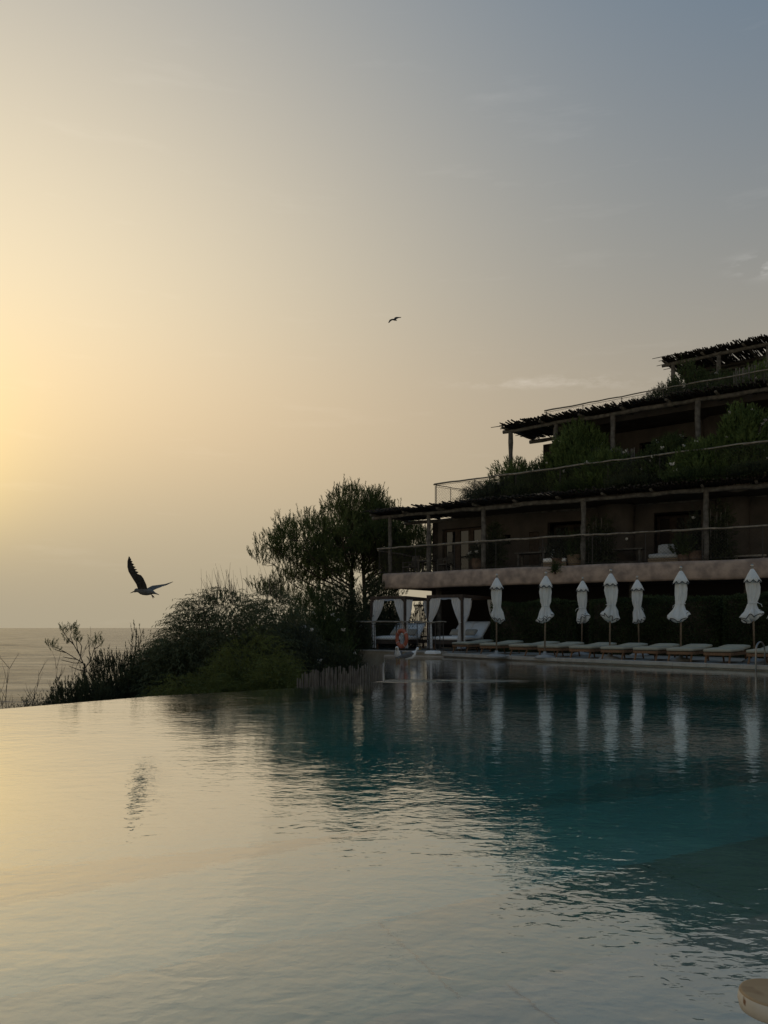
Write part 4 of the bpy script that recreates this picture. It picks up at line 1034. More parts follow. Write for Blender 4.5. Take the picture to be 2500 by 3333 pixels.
OL2 = 'flowering oleanders on the second terrace'; OL3 = 'shrubs on the third terrace'
V2 = [ # px centre, top, Y, width px
 (1560, 1560, 34.4, 110, 'willow', 'greyleaf', 0, 'thin grassy plant behind the netting at the left end of the second terrace', 420, 8, .12, .012),
 (1690, 1500, 33.2, 150, 'oleander', 'oleander', 1, 'airy oleander beside the slim left pergola post', 520, 11, .14, .026),
 (1640, 1575, 33.0, 170, 'oleander', 'greyleaf', 1, 'low oleander behind the left part of the middle railing', 420, 11, .13, .024),
 (1800, 1500, 32.2, 190, 'oleander', 'oleander_d', 2, 'dark oleander below the second terrace door', 900, 12, .13, .026),
 (1900, 1400, 31.6, 230, 'oleander', 'oleander', 9, 'tallest oleander with white flowers under the middle pergola', 1300, 12, .14, .028),
 (1985, 1480, 30.6, 190, 'oleander', 'oleander', 8, 'light green oleander with a big white flower head by the railing', 900, 12, .14, .028),
 (2075, 1510, 29.8, 150, 'spiky', 'darkleaf', 0, 'dark shrub in front of the stake screen on the second terrace', 900, 12, .08, .016),
 (2190, 1430, 29.3, 210, 'oleander', 'oleander_d', 16, 'broad oleander dotted with white flowers right of the stake screen', 1150, 12, .13, .026),
 (2310, 1440, 28.2, 200, 'oleander', 'oleander', 12, 'oleander with white flowers below the dark terrace corner', 1050, 12, .14, .027),
 (2440, 1340, 27.9, 230, 'oleander', 'oleander', 12, 'big bright green oleander at the right frame edge', 1500, 12, .15, .03),
 (2560, 1330, 27.4, 200, 'oleander', 'oleander', 5, 'oleander partly outside the right frame edge', 900, 12, .15, .03),
 (1760, 1560, 32.0, 230, 'spiky', 'darkleaf', 0, 'low dark planting behind the middle railing, below the dark oleander', 900, 12, .09, .018),
 (1930, 1560, 30.9, 240, 'spiky', 'oleander_d', 0, 'low dark planting behind the middle railing, below the tall oleander', 900, 12, .09, .018),
 (2120, 1550, 29.4, 260, 'spiky', 'darkleaf', 0, 'low dark planting behind the middle railing, below the stake screen', 1000, 12, .09, .018),
 (2320, 1540, 27.9, 260, 'spiky', 'oleander_d', 2, 'low dark planting behind the middle railing, above the pale mound', 1000, 12, .09, .018),
 (2500, 1520, 26.9, 220, 'spiky', 'darkleaf', 0, 'low dark planting behind the middle railing at the right edge', 900, 12, .09, .018)]
for i, (px, yt, Y, wpx, mode, mt, fl, lab, tw, per, ll, lw) in enumerate(V2):
    px_shrub(px, yt - (12 if mode == 'oleander' and px > 1750 else 0), Y, wpx * 1.18, 6.1, name='oleander' if mode == 'oleander' else 'terrace_shrub', label=lab, cat='oleander' if mode == 'oleander' else 'shrub', twigs=int(tw * 1.9), per=per, leafL=ll * 1.1, leafW=lw * 1.15, mode=mode, mat=mt, seed=100 + i, flowers=fl, group=OL2, depth=.95)
V3 = [
 (1985, 1335, 33.6, 120, 'oleander', 'oleander_d', 1, 'small spiky shrub alone at the left of the top railing', 420, 12, .15, .03),
 (2090, 1300, 33.2, 130, 'oleander', 'oleander_d', 2, 'shrub against the sky left of the top pergola post', 600, 11, .13, .026),
 (2170, 1245, 33.4, 140, 'oleander', 'darkleaf', 1, 'dark shrub around the top pergola post', 700, 11, .13, .026),
 (2255, 1205, 33.6, 170, 'oleander', 'oleander_d', 7, 'tall shrub with white flowers under the top pergola', 950, 12, .13, .026),
 (2370, 1220, 32.3, 170, 'oleander', 'oleander_d', 4, 'shrub with pale flowers right of the second top pergola post', 850, 12, .13, .026),
 (2460, 1195, 31.6, 170, 'oleander', 'oleander', 5, 'light green shrub at the right edge of the third terrace', 950, 12, .14, .028),
 (2130, 1355, 32.2, 230, 'spiky', 'darkleaf', 0, 'low dark planting behind the left half of the top railing', 800, 11, .09, .018),
 (2330, 1320, 31.0, 260, 'spiky', 'darkleaf', 1, 'low dark planting behind the middle of the top railing', 900, 11, .09, .018),
 (2500, 1290, 30.0, 200, 'spiky', 'oleander_d', 0, 'low dark planting behind the right end of the top railing', 800, 11, .09, .018)]
for i, (px, yt, Y, wpx, mode, mt, fl, lab, tw, per, ll, lw) in enumerate(V3):
    px_shrub(px, yt + 4, Y, wpx * 1.12, 9.46, name='terrace_shrub', label=lab, twigs=int(tw * 1.3), per=per, leafL=ll, leafW=lw, mode=mode, mat=mt, seed=200 + i, flowers=fl, group=OL3, depth=.95)

# shrubs on the slope at the left, near to far
SL = 'shrubs on the slope beyond the infinity edge'
px_shrub(745, 1925, 21.5, 500, -1.3, label='large grey green bush with drooping leaves and thin shoots above it', twigs=9000, per=11, leafL=0.1, leafW=.018, mode='willow', mat='willow', seed=301, group=SL, zlow=.25, depth=1.8, whips=60, stems=14)
px_shrub(600, 1990, 20.6, 350, -1.3, label='left shoulder of drooping bush leaning out over the sea', twigs=5200, per=11, leafL=0.095, leafW=.018, mode='willow', mat='willow', seed=302, group=SL, zlow=.3, depth=1.3, whips=26, stems=10)
px_shrub(880, 1925, 23.0, 330, -1.2, label='drooping bush growing directly below the pine branches', twigs=5600, per=11, leafL=0.1, leafW=.018, mode='willow', mat='willow', seed=303, group=SL, zlow=.25, depth=1.4, whips=30, stems=10)
px_shrub(800, 2070, 18.0, 330, -1.1, label='lighter yellow green feathery bush in front of the large bush', twigs=2600, per=12, leafL=.085, leafW=.014, mode='feather', mat='fern', seed=304, group=SL, zlow=.3, depth=1.0)
px_shrub(650, 2150, 16.6, 290, -1.1, label='low yellow green feathery bush above the infinity edge', twigs=1900, per=12, leafL=.08, leafW=.013, mode='feather', mat='fern', seed=305, group=SL, zlow=.3, depth=.8)
px_shrub(905, 2120, 17.0, 200, -1.1, label='feathery green bush touching the left end of the stake fence', twigs=1500, per=12, leafL=.08, leafW=.013, mode='feather', mat='fern', seed=306, group=SL, zlow=.3, depth=.7)
px_shrub(365, 2140, 20.0, 270, -1.75, label='dense dark shrub with upright sprigs left of the large bush', twigs=3600, per=14, leafL=.085, leafW=.017, mode='spiky', mat='darkleaf', seed=307, group=SL, zlow=.3, depth=1.2, stems=10)
px_shrub(455, 2120, 20.6, 140, -1.75, label='upright dark shrub squeezed between two bushes by the sea', twigs=1500, per=14, leafL=0.075, leafW=0.013, mode='spiky', mat='darkleaf', seed=308, group=SL, zlow=.2, depth=.6)
px_shrub(250, 2200, 18.6, 270, -1.75, label='low dark shrub on the slope right of the bare twigs', twigs=2900, per=13, leafL=.075, leafW=.017, mode='spiky', mat='darkleaf', seed=309, group=SL, zlow=.3, depth=1.0)
px_shrub(130, 2245, 17.4, 200, -1.7, label='sparse low scrub at the foot of the bare twigs', twigs=1500, per=9, leafL=.055, leafW=.016, mode='round', mat='darkleaf', seed=310, group=SL, zlow=.3, depth=.6, stems=12, core=False)
px_shrub(40, 2265, 16.6, 170, -1.7, label='tangled low scrub at the lower left below the leafless bush', twigs=700, per=9, leafL=.055, leafW=.016, mode='round', mat='darkleaf', seed=319, group=SL, zlow=.3, depth=.5, stems=16, core=False)
px_shrub(1010, 1950, 27.0, 270, -1.0, label='dark oleander bush with scattered white flowers below the pine', name='oleander', twigs=3600, per=11, leafL=.13, leafW=.022, mode='oleander', mat='oleander_d', seed=311, flowers=12, group=SL, zlow=.2, depth=1.1)
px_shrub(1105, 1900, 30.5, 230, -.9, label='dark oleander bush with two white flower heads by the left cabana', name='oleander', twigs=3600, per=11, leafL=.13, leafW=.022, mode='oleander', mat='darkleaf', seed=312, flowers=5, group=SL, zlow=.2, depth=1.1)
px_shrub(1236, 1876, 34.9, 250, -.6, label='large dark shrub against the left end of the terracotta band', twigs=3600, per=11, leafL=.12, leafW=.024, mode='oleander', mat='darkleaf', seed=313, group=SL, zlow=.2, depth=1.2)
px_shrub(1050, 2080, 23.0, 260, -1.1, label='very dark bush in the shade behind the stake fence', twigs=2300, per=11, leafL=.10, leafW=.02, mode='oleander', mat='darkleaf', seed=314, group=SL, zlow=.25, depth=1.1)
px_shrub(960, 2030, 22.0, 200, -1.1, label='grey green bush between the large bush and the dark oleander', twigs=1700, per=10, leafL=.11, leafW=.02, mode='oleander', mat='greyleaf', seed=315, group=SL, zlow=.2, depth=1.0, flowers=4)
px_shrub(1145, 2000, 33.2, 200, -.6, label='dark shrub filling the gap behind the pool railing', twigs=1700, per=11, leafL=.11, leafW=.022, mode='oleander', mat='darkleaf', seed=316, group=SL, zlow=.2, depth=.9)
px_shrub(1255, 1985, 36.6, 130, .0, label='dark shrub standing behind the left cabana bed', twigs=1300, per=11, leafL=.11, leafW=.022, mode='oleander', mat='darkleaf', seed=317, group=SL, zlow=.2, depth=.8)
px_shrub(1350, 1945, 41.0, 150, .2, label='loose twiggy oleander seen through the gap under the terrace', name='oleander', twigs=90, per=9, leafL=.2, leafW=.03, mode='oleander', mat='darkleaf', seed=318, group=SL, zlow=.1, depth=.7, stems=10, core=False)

# bare twigs and the little pine sapling at the far left
def bare_bush(label, base, h, n, seed, spread=.5):
    r = random.Random(seed); T = thing('bare_bush', label, 'bush', base); b0 = Vector(base)
    for i in range(n):
        m = MB(); p = b0.copy(); d = Vector((r.uniform(-spread, spread), r.uniform(-.3, .3), 1)).normalized(); pts_ = [p.copy()]
        L = h * r.uniform(.55, 1)
        for k in range(6):
            d = (d + Vector((r.uniform(-.25, .25), r.uniform(-.2, .2), r.uniform(-.05, .15)))).normalized(); p = p + d * L / 6; pts_.append(p.copy())
            if k > 1:
                for s in range(2):
                    e = (d + Vector((r.uniform(-1, 1), r.uniform(-.6, .6), r.uniform(0, .7)))).normalized(); q = p + e * L * r.uniform(.08, .2); q2 = q + (e + Vector((r.uniform(-.5, .5), 0, .5))).normalized() * L * .09
                    m.tube([p, q, q2], [.005, .0035, .0018], 4)
        m.tube(pts_, [.012, .010, .009, .007, .006, .004, .002], 5); m.build('branch', M['twig'], T)
    return T
bare_bush('leafless twiggy bush at the left frame edge against the sea', (xat(10, 16.4), 16.4, -1.7), 2.2, 5, 1, .35)
bare_bush('low leafless twigs right of the taller bare bush', (xat(90, 17.0), 17.0, -1.7), 1.75, 5, 2, .6)
bare_bush('dry branches leaning out left of the dark shrub', (xat(235, 18.8), 18.8, -1.75), 2.4, 4, 3, .8)

def tufts(tips, r, n, ln, L, Wd):
    """upright needle shoots round branch tips -> leaf arrays and twig lines"""
    P = []; D = []; lines = []
    for tip, sx, sz, cnt in tips:
        for i in range(cnt):
            b = np.array(tip) + np.clip(np.array([r.normal(0, sx), r.normal(0, sx), r.normal(0, sz)]), [-1.7 * sx, -2 * sx, -1.7 * sz], [1.7 * sx, 2 * sx, 1.7 * sz])
            up = unit(np.array([r.normal(0, .38), r.normal(0, .38), 1.0]) + unit(b - np.array(tip)) * .5); l = ln * r.uniform(.6, 1.15)
            c = b + up * l * .5 + np.array([0, 0, .1 * l]); e = b + up * l * .9 + np.array([r.normal(0, .03), 0, .25 * l])
            t = np.linspace(.05, 1, n)[:, None]; pts_ = (1 - t) ** 2 * b + 2 * t * (1 - t) * c + t ** 2 * e
            P.append(pts_); D.append(unit(unit(np.array([[0, 0, 1.0]]) * .9 + up) + .6 * unit(r.normal(size=(n, 3)))))
            lines.append((b, e))
    return np.concatenate(P), np.concatenate(D), lines
def pine():
    r = np.random.default_rng(5); Y = 38.5
    b0 = np.array((xat(1172, Y), Y, -1.2)); T = thing('pine_tree', 'broad dark pine with upright shoots beside the lowest terrace', 'tree', tuple(b0))
    tr = MB()
    forks = []
    for px, top, lean in ((1150, 1740, -.3), (1188, 1690, .25)):
        e = np.array(at(px, top, Y)); s = b0 + np.array([lean, 0, 0]); pts_ = [s, s * .65 + e * .35 + np.array([.15 * lean, 0, 0]), s * .3 + e * .7 - np.array([.1, 0, 0]), e]
        tr.tube([Vector(p) for p in pts_], [.15, .11, .075, .04], 8); forks.append((s, e))
    tips_px = [(850, 1800), (885, 1768), (925, 1712), (900, 1745), (985, 1655), (1005, 1700), (950, 1730), (1060, 1618), (1095, 1600), (1130, 1588), (1185, 1580), (1200, 1602), (1160, 1600), (1245, 1640), (1275, 1668), (1225, 1622), (1330, 1735), (1362, 1738), (1382, 1775), (1305, 1700), (1050, 1690), (1120, 1665), (1180, 1660), (1240, 1700), (960, 1862), (850, 1890), (835, 1900), (925, 1862), (990, 1790), (1255, 1760), (1080, 1770), (1335, 1790), (1160, 1750), (910, 1800), (1020, 1750), (1280, 1730), (1100, 1720), (1200, 1710), (1310, 1830), (1370, 1830), (1060, 1820), (1345, 1760), (1300, 1770), (1265, 1800), (1375, 1800), (1320, 1860), (1250, 1840), (1340, 1700)]
    limb = MB(); twg = MB(); tips = []
    for i, (px, py) in enumerate(tips_px):
        px += 18; py += 10
        dy = r.normal(0, 1.3); e = np.array(at(px, py + 14, Y)); e[1] += dy
        s0, e0 = forks[0] if px < 1165 else forks[1]
        t = np.clip(.36 + (1900 - py) / 330 * .5, .3, .95); st = s0 + (e0 - s0) * t; st = st + (np.array(at(1165, 1880, Y)) - st) * .15
        mid = st * .5 + e * .5 + np.array([r.normal(0, .2), r.normal(0, .2), -.28 + r.normal(0, .12)])
        n = 8; pts_ = [(1 - k / n) ** 2 * st + 2 * (k / n) * (1 - k / n) * mid + (k / n) ** 2 * e + r.normal(0, .035, 3) for k in range(n + 1)]
        limb.tube([Vector(p) for p in pts_], [.05 - .042 * k / n for k in range(n + 1)], 6)
        tips.append((e + np.array([0, 0, .06]), .36, .2, 66))
        for k in range(3, n):
            for q in range(3):
                d = unit(np.array([r.normal(0, 1), r.normal(0, .8), r.uniform(0, .9)])); l = r.uniform(.35, .85); p = pts_[k]; ee = p + d * l
                twg.tube([Vector(p), Vector(p + d * l * .55 + np.array([0, 0, -.05])), Vector(ee)], [.016, .011, .006], 4)
                if k > 3 or r.random() < .4: tips.append((ee, .15, .10, 7 if py > 1800 else 13))
    tr.build('trunk', M['bark'], T, True); limb.build('limbs', M['bark'], T, True)
    P, D, lines = tufts(tips, r, 20, .36, .09, .016)
    for b, e in lines[::2]: twg.tube([Vector(b), Vector(e)], [.006, .003], 3, False)
    tw = twg.build('twigs', M['bark'], T); tw['kind'] = 'stuff'
    leaf_object('crown', P, D, .11 * r.uniform(.7, 1.2, len(P)), .023, M['pine'], T, 3)
pine()
def sapling():
    r = np.random.default_rng(9); Y = 20.5; b0 = np.array((xat(270, Y), Y, -1.75)); T = thing('pine_sapling', 'thin young pine with tufted tips leaning over the sea', 'tree', tuple(b0))
    m = MB(); tips = []
    root = np.array(at(275, 2160, Y)); m.tube([Vector(b0), Vector((b0 + root) / 2 + np.array([.03, 0, 0])), Vector(root)], [.03, .026, .02], 6)
    for br, c in (([(275, 2160), (262, 2130), (240, 2090), (228, 2062), (236, 2045)], 10), ([(270, 2150), (250, 2138), (215, 2116), (185, 2100), (162, 2094)], 8), ([(262, 2130), (252, 2105), (246, 2062)], 9), ([(278, 2165), (296, 2140), (306, 2105), (316, 2080)], 8),
                  ([(240, 2090), (222, 2072), (205, 2046)], 9), ([(215, 2116), (196, 2112), (178, 2106)], 5), ([(262, 2130), (266, 2095), (256, 2078)], 5), ([(240, 2090), (232, 2080), (218, 2084)], 5), ([(296, 2140), (290, 2110), (292, 2092)], 3), ([(306, 2105), (318, 2098), (326, 2092)], 4), ([(250, 2138), (228, 2135), (205, 2130)], 0), ([(270, 2150), (240, 2150), (200, 2140)], 0), ([(285, 2180), (255, 2172), (225, 2160)], 0)):
        q = [np.array(at(x, y + 8, Y + r.normal(0, .04))) for x, y in br]; m.tube([Vector(p) for p in q], [.014 - .010 * k / len(q) for k in range(len(q))], 5)
        if c:
            tips.append((q[-1], .038, .04, c)); tips.append((q[-1] * .6 + q[-2] * .4, .04, .04, max(2, c // 2)))
    m.build('trunk', M['bark'], T); P, D, _ = tufts(tips, r, 16, .17, .045, .007); leaf_object('crown', P, D, .06, .011, M['pine'], T, 4)
sapling()

# ------------------------------------------------------------------ clipped hedges behind the loungers
def hedge(label, p0, p1, y0, y1, ztop, seed, dens=1.0):
    r = np.random.default_rng(seed); a = np.array((xat(p0, y0), y0)); b = np.array((xat(p1, y1), y1)); d = b - a; L = np.linalg.norm(d); d /= L; nrm = np.array([-d[1], d[0]]); th = 1.1; z0 = .08; h = ztop - z0
    T = thing('clipped_hedge', label, 'hedge', (a[0], a[1], z0), 0, 'clipped hedges behind the sun loungers')
    core = MB(); ins = .10
    q = [a + d * ins + nrm * ins, b - d * ins + nrm * ins, b - d * ins + nrm * (th - ins), a + d * ins + nrm * (th - ins)]
    core.prism([tuple(x) for x in q], z0, ztop - ins); core.build('dark_core', M['twig'], T)  # solid dark box added inside to block light through the leaves
    n = int(2600 * (L * h + L * th + 2 * th * h) * dens)
    P = []; D = []
    fa = [L * h, L * th, th * h, th * h]; pick = r.choice(4, n, p=np.array(fa) / sum(fa)); u = r.uniform(0, 1, n); v = r.uniform(0, 1, n); jit = r.normal(0, .035, n) - .05 + np.abs(r.normal(0, .02, n))
    bump_ = .05 * np.sin(u * L * 2.1 + seed) + .04 * np.sin(v * 5 + u * 9)
    round_ = .10
    for k in range(4):
        i = pick == k; uu, vv, jj, bb = u[i], v[i], jit[i], bump_[i]
        if k == 0: pos = a + d * (uu * L)[:, None] - nrm * (jj + bb)[:, None] + nrm * (round_ * np.maximum(vv - .85, 0) / .15)[:, None] ; z = z0 + vv * h; nd_ = np.tile(np.array([-nrm[0], -nrm[1], .2]), (i.sum(), 1))
        elif k == 1: pos = a + d * (uu * L)[:, None] + nrm * (vv * th)[:, None]; e = np.minimum(np.minimum(uu * L, (1 - uu) * L), np.minimum(vv, 1 - vv) * th); z = ztop + jj + bb - .10 * np.exp(-e / .12); nd_ = np.tile(np.array([0, 0, 1.0]), (i.sum(), 1))
        elif k == 2: pos = a + nrm * (uu * th)[:, None] - d * jj[:, None]; z = z0 + vv * h; nd_ = np.tile(np.array([-d[0], -d[1], .2]), (i.sum(), 1))
        else: pos = b + nrm * (uu * th)[:, None] + d * jj[:, None]; z = z0 + vv * h; nd_ = np.tile(np.array([d[0], d[1], .2]), (i.sum(), 1))
        P.append(np.column_stack([pos, z])); D.append(nd_)
    P = np.concatenate(P); D = unit(np.concatenate(D) + .9 * unit(r.normal(size=(len(P), 3))))
    leaf_object('foliage', P, D, .06 * r.uniform(.7, 1.3, len(P)), .032, M['hedge'], T, seed)
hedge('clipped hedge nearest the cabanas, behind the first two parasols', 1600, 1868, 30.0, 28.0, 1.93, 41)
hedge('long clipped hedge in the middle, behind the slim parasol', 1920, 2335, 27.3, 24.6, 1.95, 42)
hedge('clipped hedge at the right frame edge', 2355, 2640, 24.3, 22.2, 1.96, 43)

# ------------------------------------------------------------------ stake fences
def stake_fence(label, a, b, z0, ztops, n, r0, seed, mat='stake', group=None):
    r = random.Random(seed); T = thing('stake_fence', label, 'fence', (a[0], a[1], z0), 0, group)
    for i in range(n):
        t = i / (n - 1); x = a[0] + (b[0] - a[0]) * t; y = a[1] + (b[1] - a[1]) * t + r.uniform(-.02, .02)
        k = t * (len(ztops) - 1); j = min(int(k), len(ztops) - 2); zt = ztops[j] + (ztops[j + 1] - ztops[j]) * (k - j) + r.uniform(-.10, .08)
        m = MB(); rr = r0 * r.uniform(.75, 1.2); m.tube([(x, y, z0), (x + r.uniform(-.015, .015), y, (z0 + zt) / 2), (x + r.uniform(-.02, .02), y, zt)], [rr, rr, rr * .9], 6); m.build('stake', M[mat], T)
    m = MB(); m.tube([(a[0], a[1] + .04, z0 + (ztops[0] - z0) * .55), (b[0], b[1] + .04, z0 + (ztops[-1] - z0) * .55)], .012, 5); m.build('binding_rail', M[mat], T)
    return T
stake_fence('low fence of silvery stakes below the retaining wall', (-1.66, 15.35), (-.03, 15.75), -1.3, [-.02, .13, .14, .17, .2, .19, .22, .25, .25], 112, .0145, 1)
p0 = on_poly(1880, offset(FENCE2, 1.15)); p1 = on_poly(2065, offset(FENCE2, 1.0))
stake_fence('grey stake screen among the oleanders of the second terrace', p0, p1, 6.1, [8.05, 7.95, 7.8, 7.75], 34, .022, 2)
p0 = on_poly(2470, offset(FENCE2, .9)); p1 = on_poly(2530, offset(FENCE2, .9))
stake_fence('grey stake screen at the right edge of the second terrace', p0, p1, 6.1, [8.1, 8.1], 12, .022, 3)
p0 = on_poly(2390, offset(FENCE3, 1.4)); p1 = on_poly(2500, offset(FENCE3, 1.4))
stake_fence('stake screen among the shrubs of the third terrace', p0, p1, 9.46, [11.1, 11.2], 18, .022, 4)

# ------------------------------------------------------------------ first terrace: furniture, pots, lamps, climbers
FL1 = 3.275
def tpos(px, off_): return on_poly(px, offset(FAC, off_))
def table(label, px, off_, w=1.3, d=.7, h=.74):
    p = tpos(px, off_); T = thing('terrace_table', label, 'table', (p[0], p[1], FL1), -.5, 'wooden tables on the first terrace')
    m = MB(); m.box((0, 0, h - .025), (w, d, .05)); m.build('table_top', M['grey_wood'], T, world=False)
    for x in (-w / 2 + .12, w / 2 - .12):
        for y in (-d / 2 + .1, d / 2 - .1): m = MB(); m.box((x, y, (h - .05) / 2), (.07, .07, h - .05)); m.build('leg', M['grey_wood'], T, world=False)
    m = MB(); m.box((0, 0, .2), (w - .3, .05, .06)); m.build('stretcher', M['grey_wood'], T, world=False)
table('narrow wooden table left of the dark terrace doorway', 1735, 1.5)
table('wooden console table against the round wall of the first terrace', 2042, 1.6, 1.2, .5, .72)
table('small wooden table at the left end of the first terrace', 1388, 1.9, .8, .6, .7)
def chair(label, px, off_, rz):
    p = tpos(px, off_); T = thing('terrace_chair', label, 'chair', (p[0], p[1], FL1), rz, 'wooden chairs on the first terrace')
    m = MB(); m.box((0, 0, .42), (.52, .5, .05)); m.build('seat', M['grey_wood'], T, world=False)
    for x in (-.24, .24):
        m = MB(); m.tube([(x, -.22, 0), (x, -.22, .62)], .022, 6); m.build('leg', M['grey_wood'], T, world=False)
        m = MB(); m.tube([(x, .30, 0), (x, .22, .42), (x, .32, .92)], .022, 6); m.build('leg', M['grey_wood'], T, world=False)
        m = MB(); m.tube([(x, -.25, .63), (x, .27, .66)], .022, 6); m.build('arm', M['grey_wood'], T, world=False)
    for k in range(5):
        m = MB(); m.box((-.18 + .09 * k, .28, .68), (.045, .02, .42)); m.build('back_slat', M['grey_wood'], T, world=False)
    m = MB(); m.tube([(-.25, .32, .92), (.25, .32, .92)], .024, 6); m.build('top_rail', M['grey_wood'], T, world=False)
chair('wooden armchair in front of the glass door', 1448, 1.3, -2.2); chair('wooden armchair beside the narrow table', 1785, 1.7, 2.4); chair('wooden chair behind the left railing post', 1335, 1.6, -1.0)
def sofa(label, px, off_, w, rz, mt):
    p = tpos(px, off_); T = thing('terrace_sofa', label, 'sofa', (p[0], p[1], FL1), rz, 'low sofas on the first terrace')
    m = MB(); m.box((0, 0, .13), (w, .8, .22)); m.build('sofa_base', M['wicker'], T, world=False)
    m = MB(); m.cushion((0, -.04, .245), (w - .04, .72, .16), 0, .03); m.build('seat_cushion', M[mt], T, True, False)
    m = MB(); m.cushion((0, .22, .41), (w * .55, .16, .36), 0, .03); m.build('back_cushion', M[mt], T, True, False)
sofa('low wicker seat with white cushion below the terrace foliage', 1812, 1.0, .95, -.5, 'mattress'); sofa('low sofa with pale blue grey cushions in front of the dark doorway', 2172, 1.1, 1.25, -.45, 'bluegrey'); sofa('white cushioned armchair half hidden by pot plants', 2248, 1.4, .9, -.45, 'mattress')
sofa('white cushioned wicker chair behind the clay planter', 1858, 1.7, .7, -.5, 'mattress')
m = MB(); a = tpos(2388, 1.9); b = tpos(2494, 1.9); m.wall(a, b, FL1 + .28, FL1 + .34, .4); m.wall(tpos(2392, 2.0), tpos(2400, 2.0), FL1, FL1 + .279, .3); m.wall(tpos(2480, 2.0), tpos(2488, 2.0), FL1, FL1 + .279, .3)
tag(m.build('stone_bench', M['coping']), 'low pale stone bench at the right end of the first terrace', 'bench')
def potplant(label, px, off_, pr_, ph_, plant_h, mode, mt, seed, fl=0, pm='terra_pot', ll=.11):
    p = tpos(px, off_); T = shrub('pot_plant', label, 'potted plant', (p[0], p[1], FL1 + ph_ - .03), pr_ * 1.6, pr_ * 1.6, plant_h, 150, 10, ll, .024, mode, M and mt, seed, fl, 'pot plants on the first terrace')
    m = MB(); m.lathe([(pr_ * .7, FL1), (pr_ * .95, FL1 + ph_ * .5), (pr_, FL1 + ph_ * .9), (pr_ * 1.08, FL1 + ph_ * .92), (pr_ * 1.08, FL1 + ph_), (pr_ * .9, FL1 + ph_), (pr_ * .85, FL1 + ph_ - .05)], 18, (p[0], p[1], 0)); m.build('pot', M[pm], T, True)
potplant('clay pot of pale flowers beside the third pergola post', 1556, .75, .26, .55, .6, 'round', 'greyleaf', 501, 8)
potplant('wicker pot of trailing greenery at the fourth pergola post', 1872, .8, .3, .5, .7, 'oleander', 'oleander_d', 502, 0, 'wicker')
potplant('leafy pot plant in front of the dark doorway', 1815, .7, .22, .4, .85, 'oleander', 'greyleaf', 503, 0)
potplant('twiggy potted plant beside the white armchair', 2262, .8, .25, .45, 1.2, 'oleander', 'greyleaf', 504, 1)
potplant('bushy potted plant right of the blue grey sofa', 2225, .7, .2, .35, .5, 'oleander', 'oleander_d', 505, 0)
def climber(label, px, w, z0, z1, seed, mt='darkleaf', stakes=6):
    p = on_poly(px, offset(FAC, 1.0)); T = shrub('climbing_plant', label, 'climbing plant', (p[0], p[1], z0), w, .35, z1 - z0, 520, 10, .11, .026, 'round', mt, seed, 0, 'climbing plants by the pergola posts')
    for k in range(stakes):
        m = MB(); x = p[0] - w * .6 + 1.2 * w * k / max(1, stakes - 1); m.tube([(x, p[1] - .1, z0), (x + random.uniform(-.05, .05), p[1] - .12, z1 * .96 + random.uniform(-.3, .1))], .014, 5); m.build('stake', M['stake'], T)
climber('dark climber beside the post right of the glass door', 1608, .42, FL1, 5.2, 601, 'darkleaf', 3)
climber('dark climber on stakes beside the fourth pergola post', 1945, .6, FL1, 5.3, 602, 'darkleaf', 6)
climber('dark climber on stakes beside the fifth pergola post', 2338, .5, FL1, 5.4, 603, 'darkleaf', 7)
W1L = offset(FAC, 2.66)
for px, z, lab in ((1660, 4.72, 'small white wall lamp in the niche right of the glass door'), (2040, 4.43, 'small white wall lamp above the console table'), (2414, 4.98, 'small white wall lamp above the slot window')):
    p = on_poly(px, offset(W1L, -.5 if px == 2040 else 0)); T = thing('wall_lamp', lab, 'wall lamp', (p[0], p[1], z), 0, 'wall lamps on the first terrace')
    m = MB(); m.box((p[0], p[1], z), (.08, .06, .14)); m.build('bracket', M['metal'], T)
    m = MB(); m.lathe([(.02, -.06), (.055, -.03), (.06, .02), (.03, .05)], 12, (p[0] - .03, p[1] - .08, z)); m.build('shade', M['lampshade'], T, True)
# trailing plant over the band
shrub('trailing_plant', 'small trailing plant hanging over the terracotta band', 'plant', tuple(list(tpos(1808, -.05)) + [3.12]), .13, .1, .3, 60, 8, .08, .02, 'round', 'oleander_d', 77)

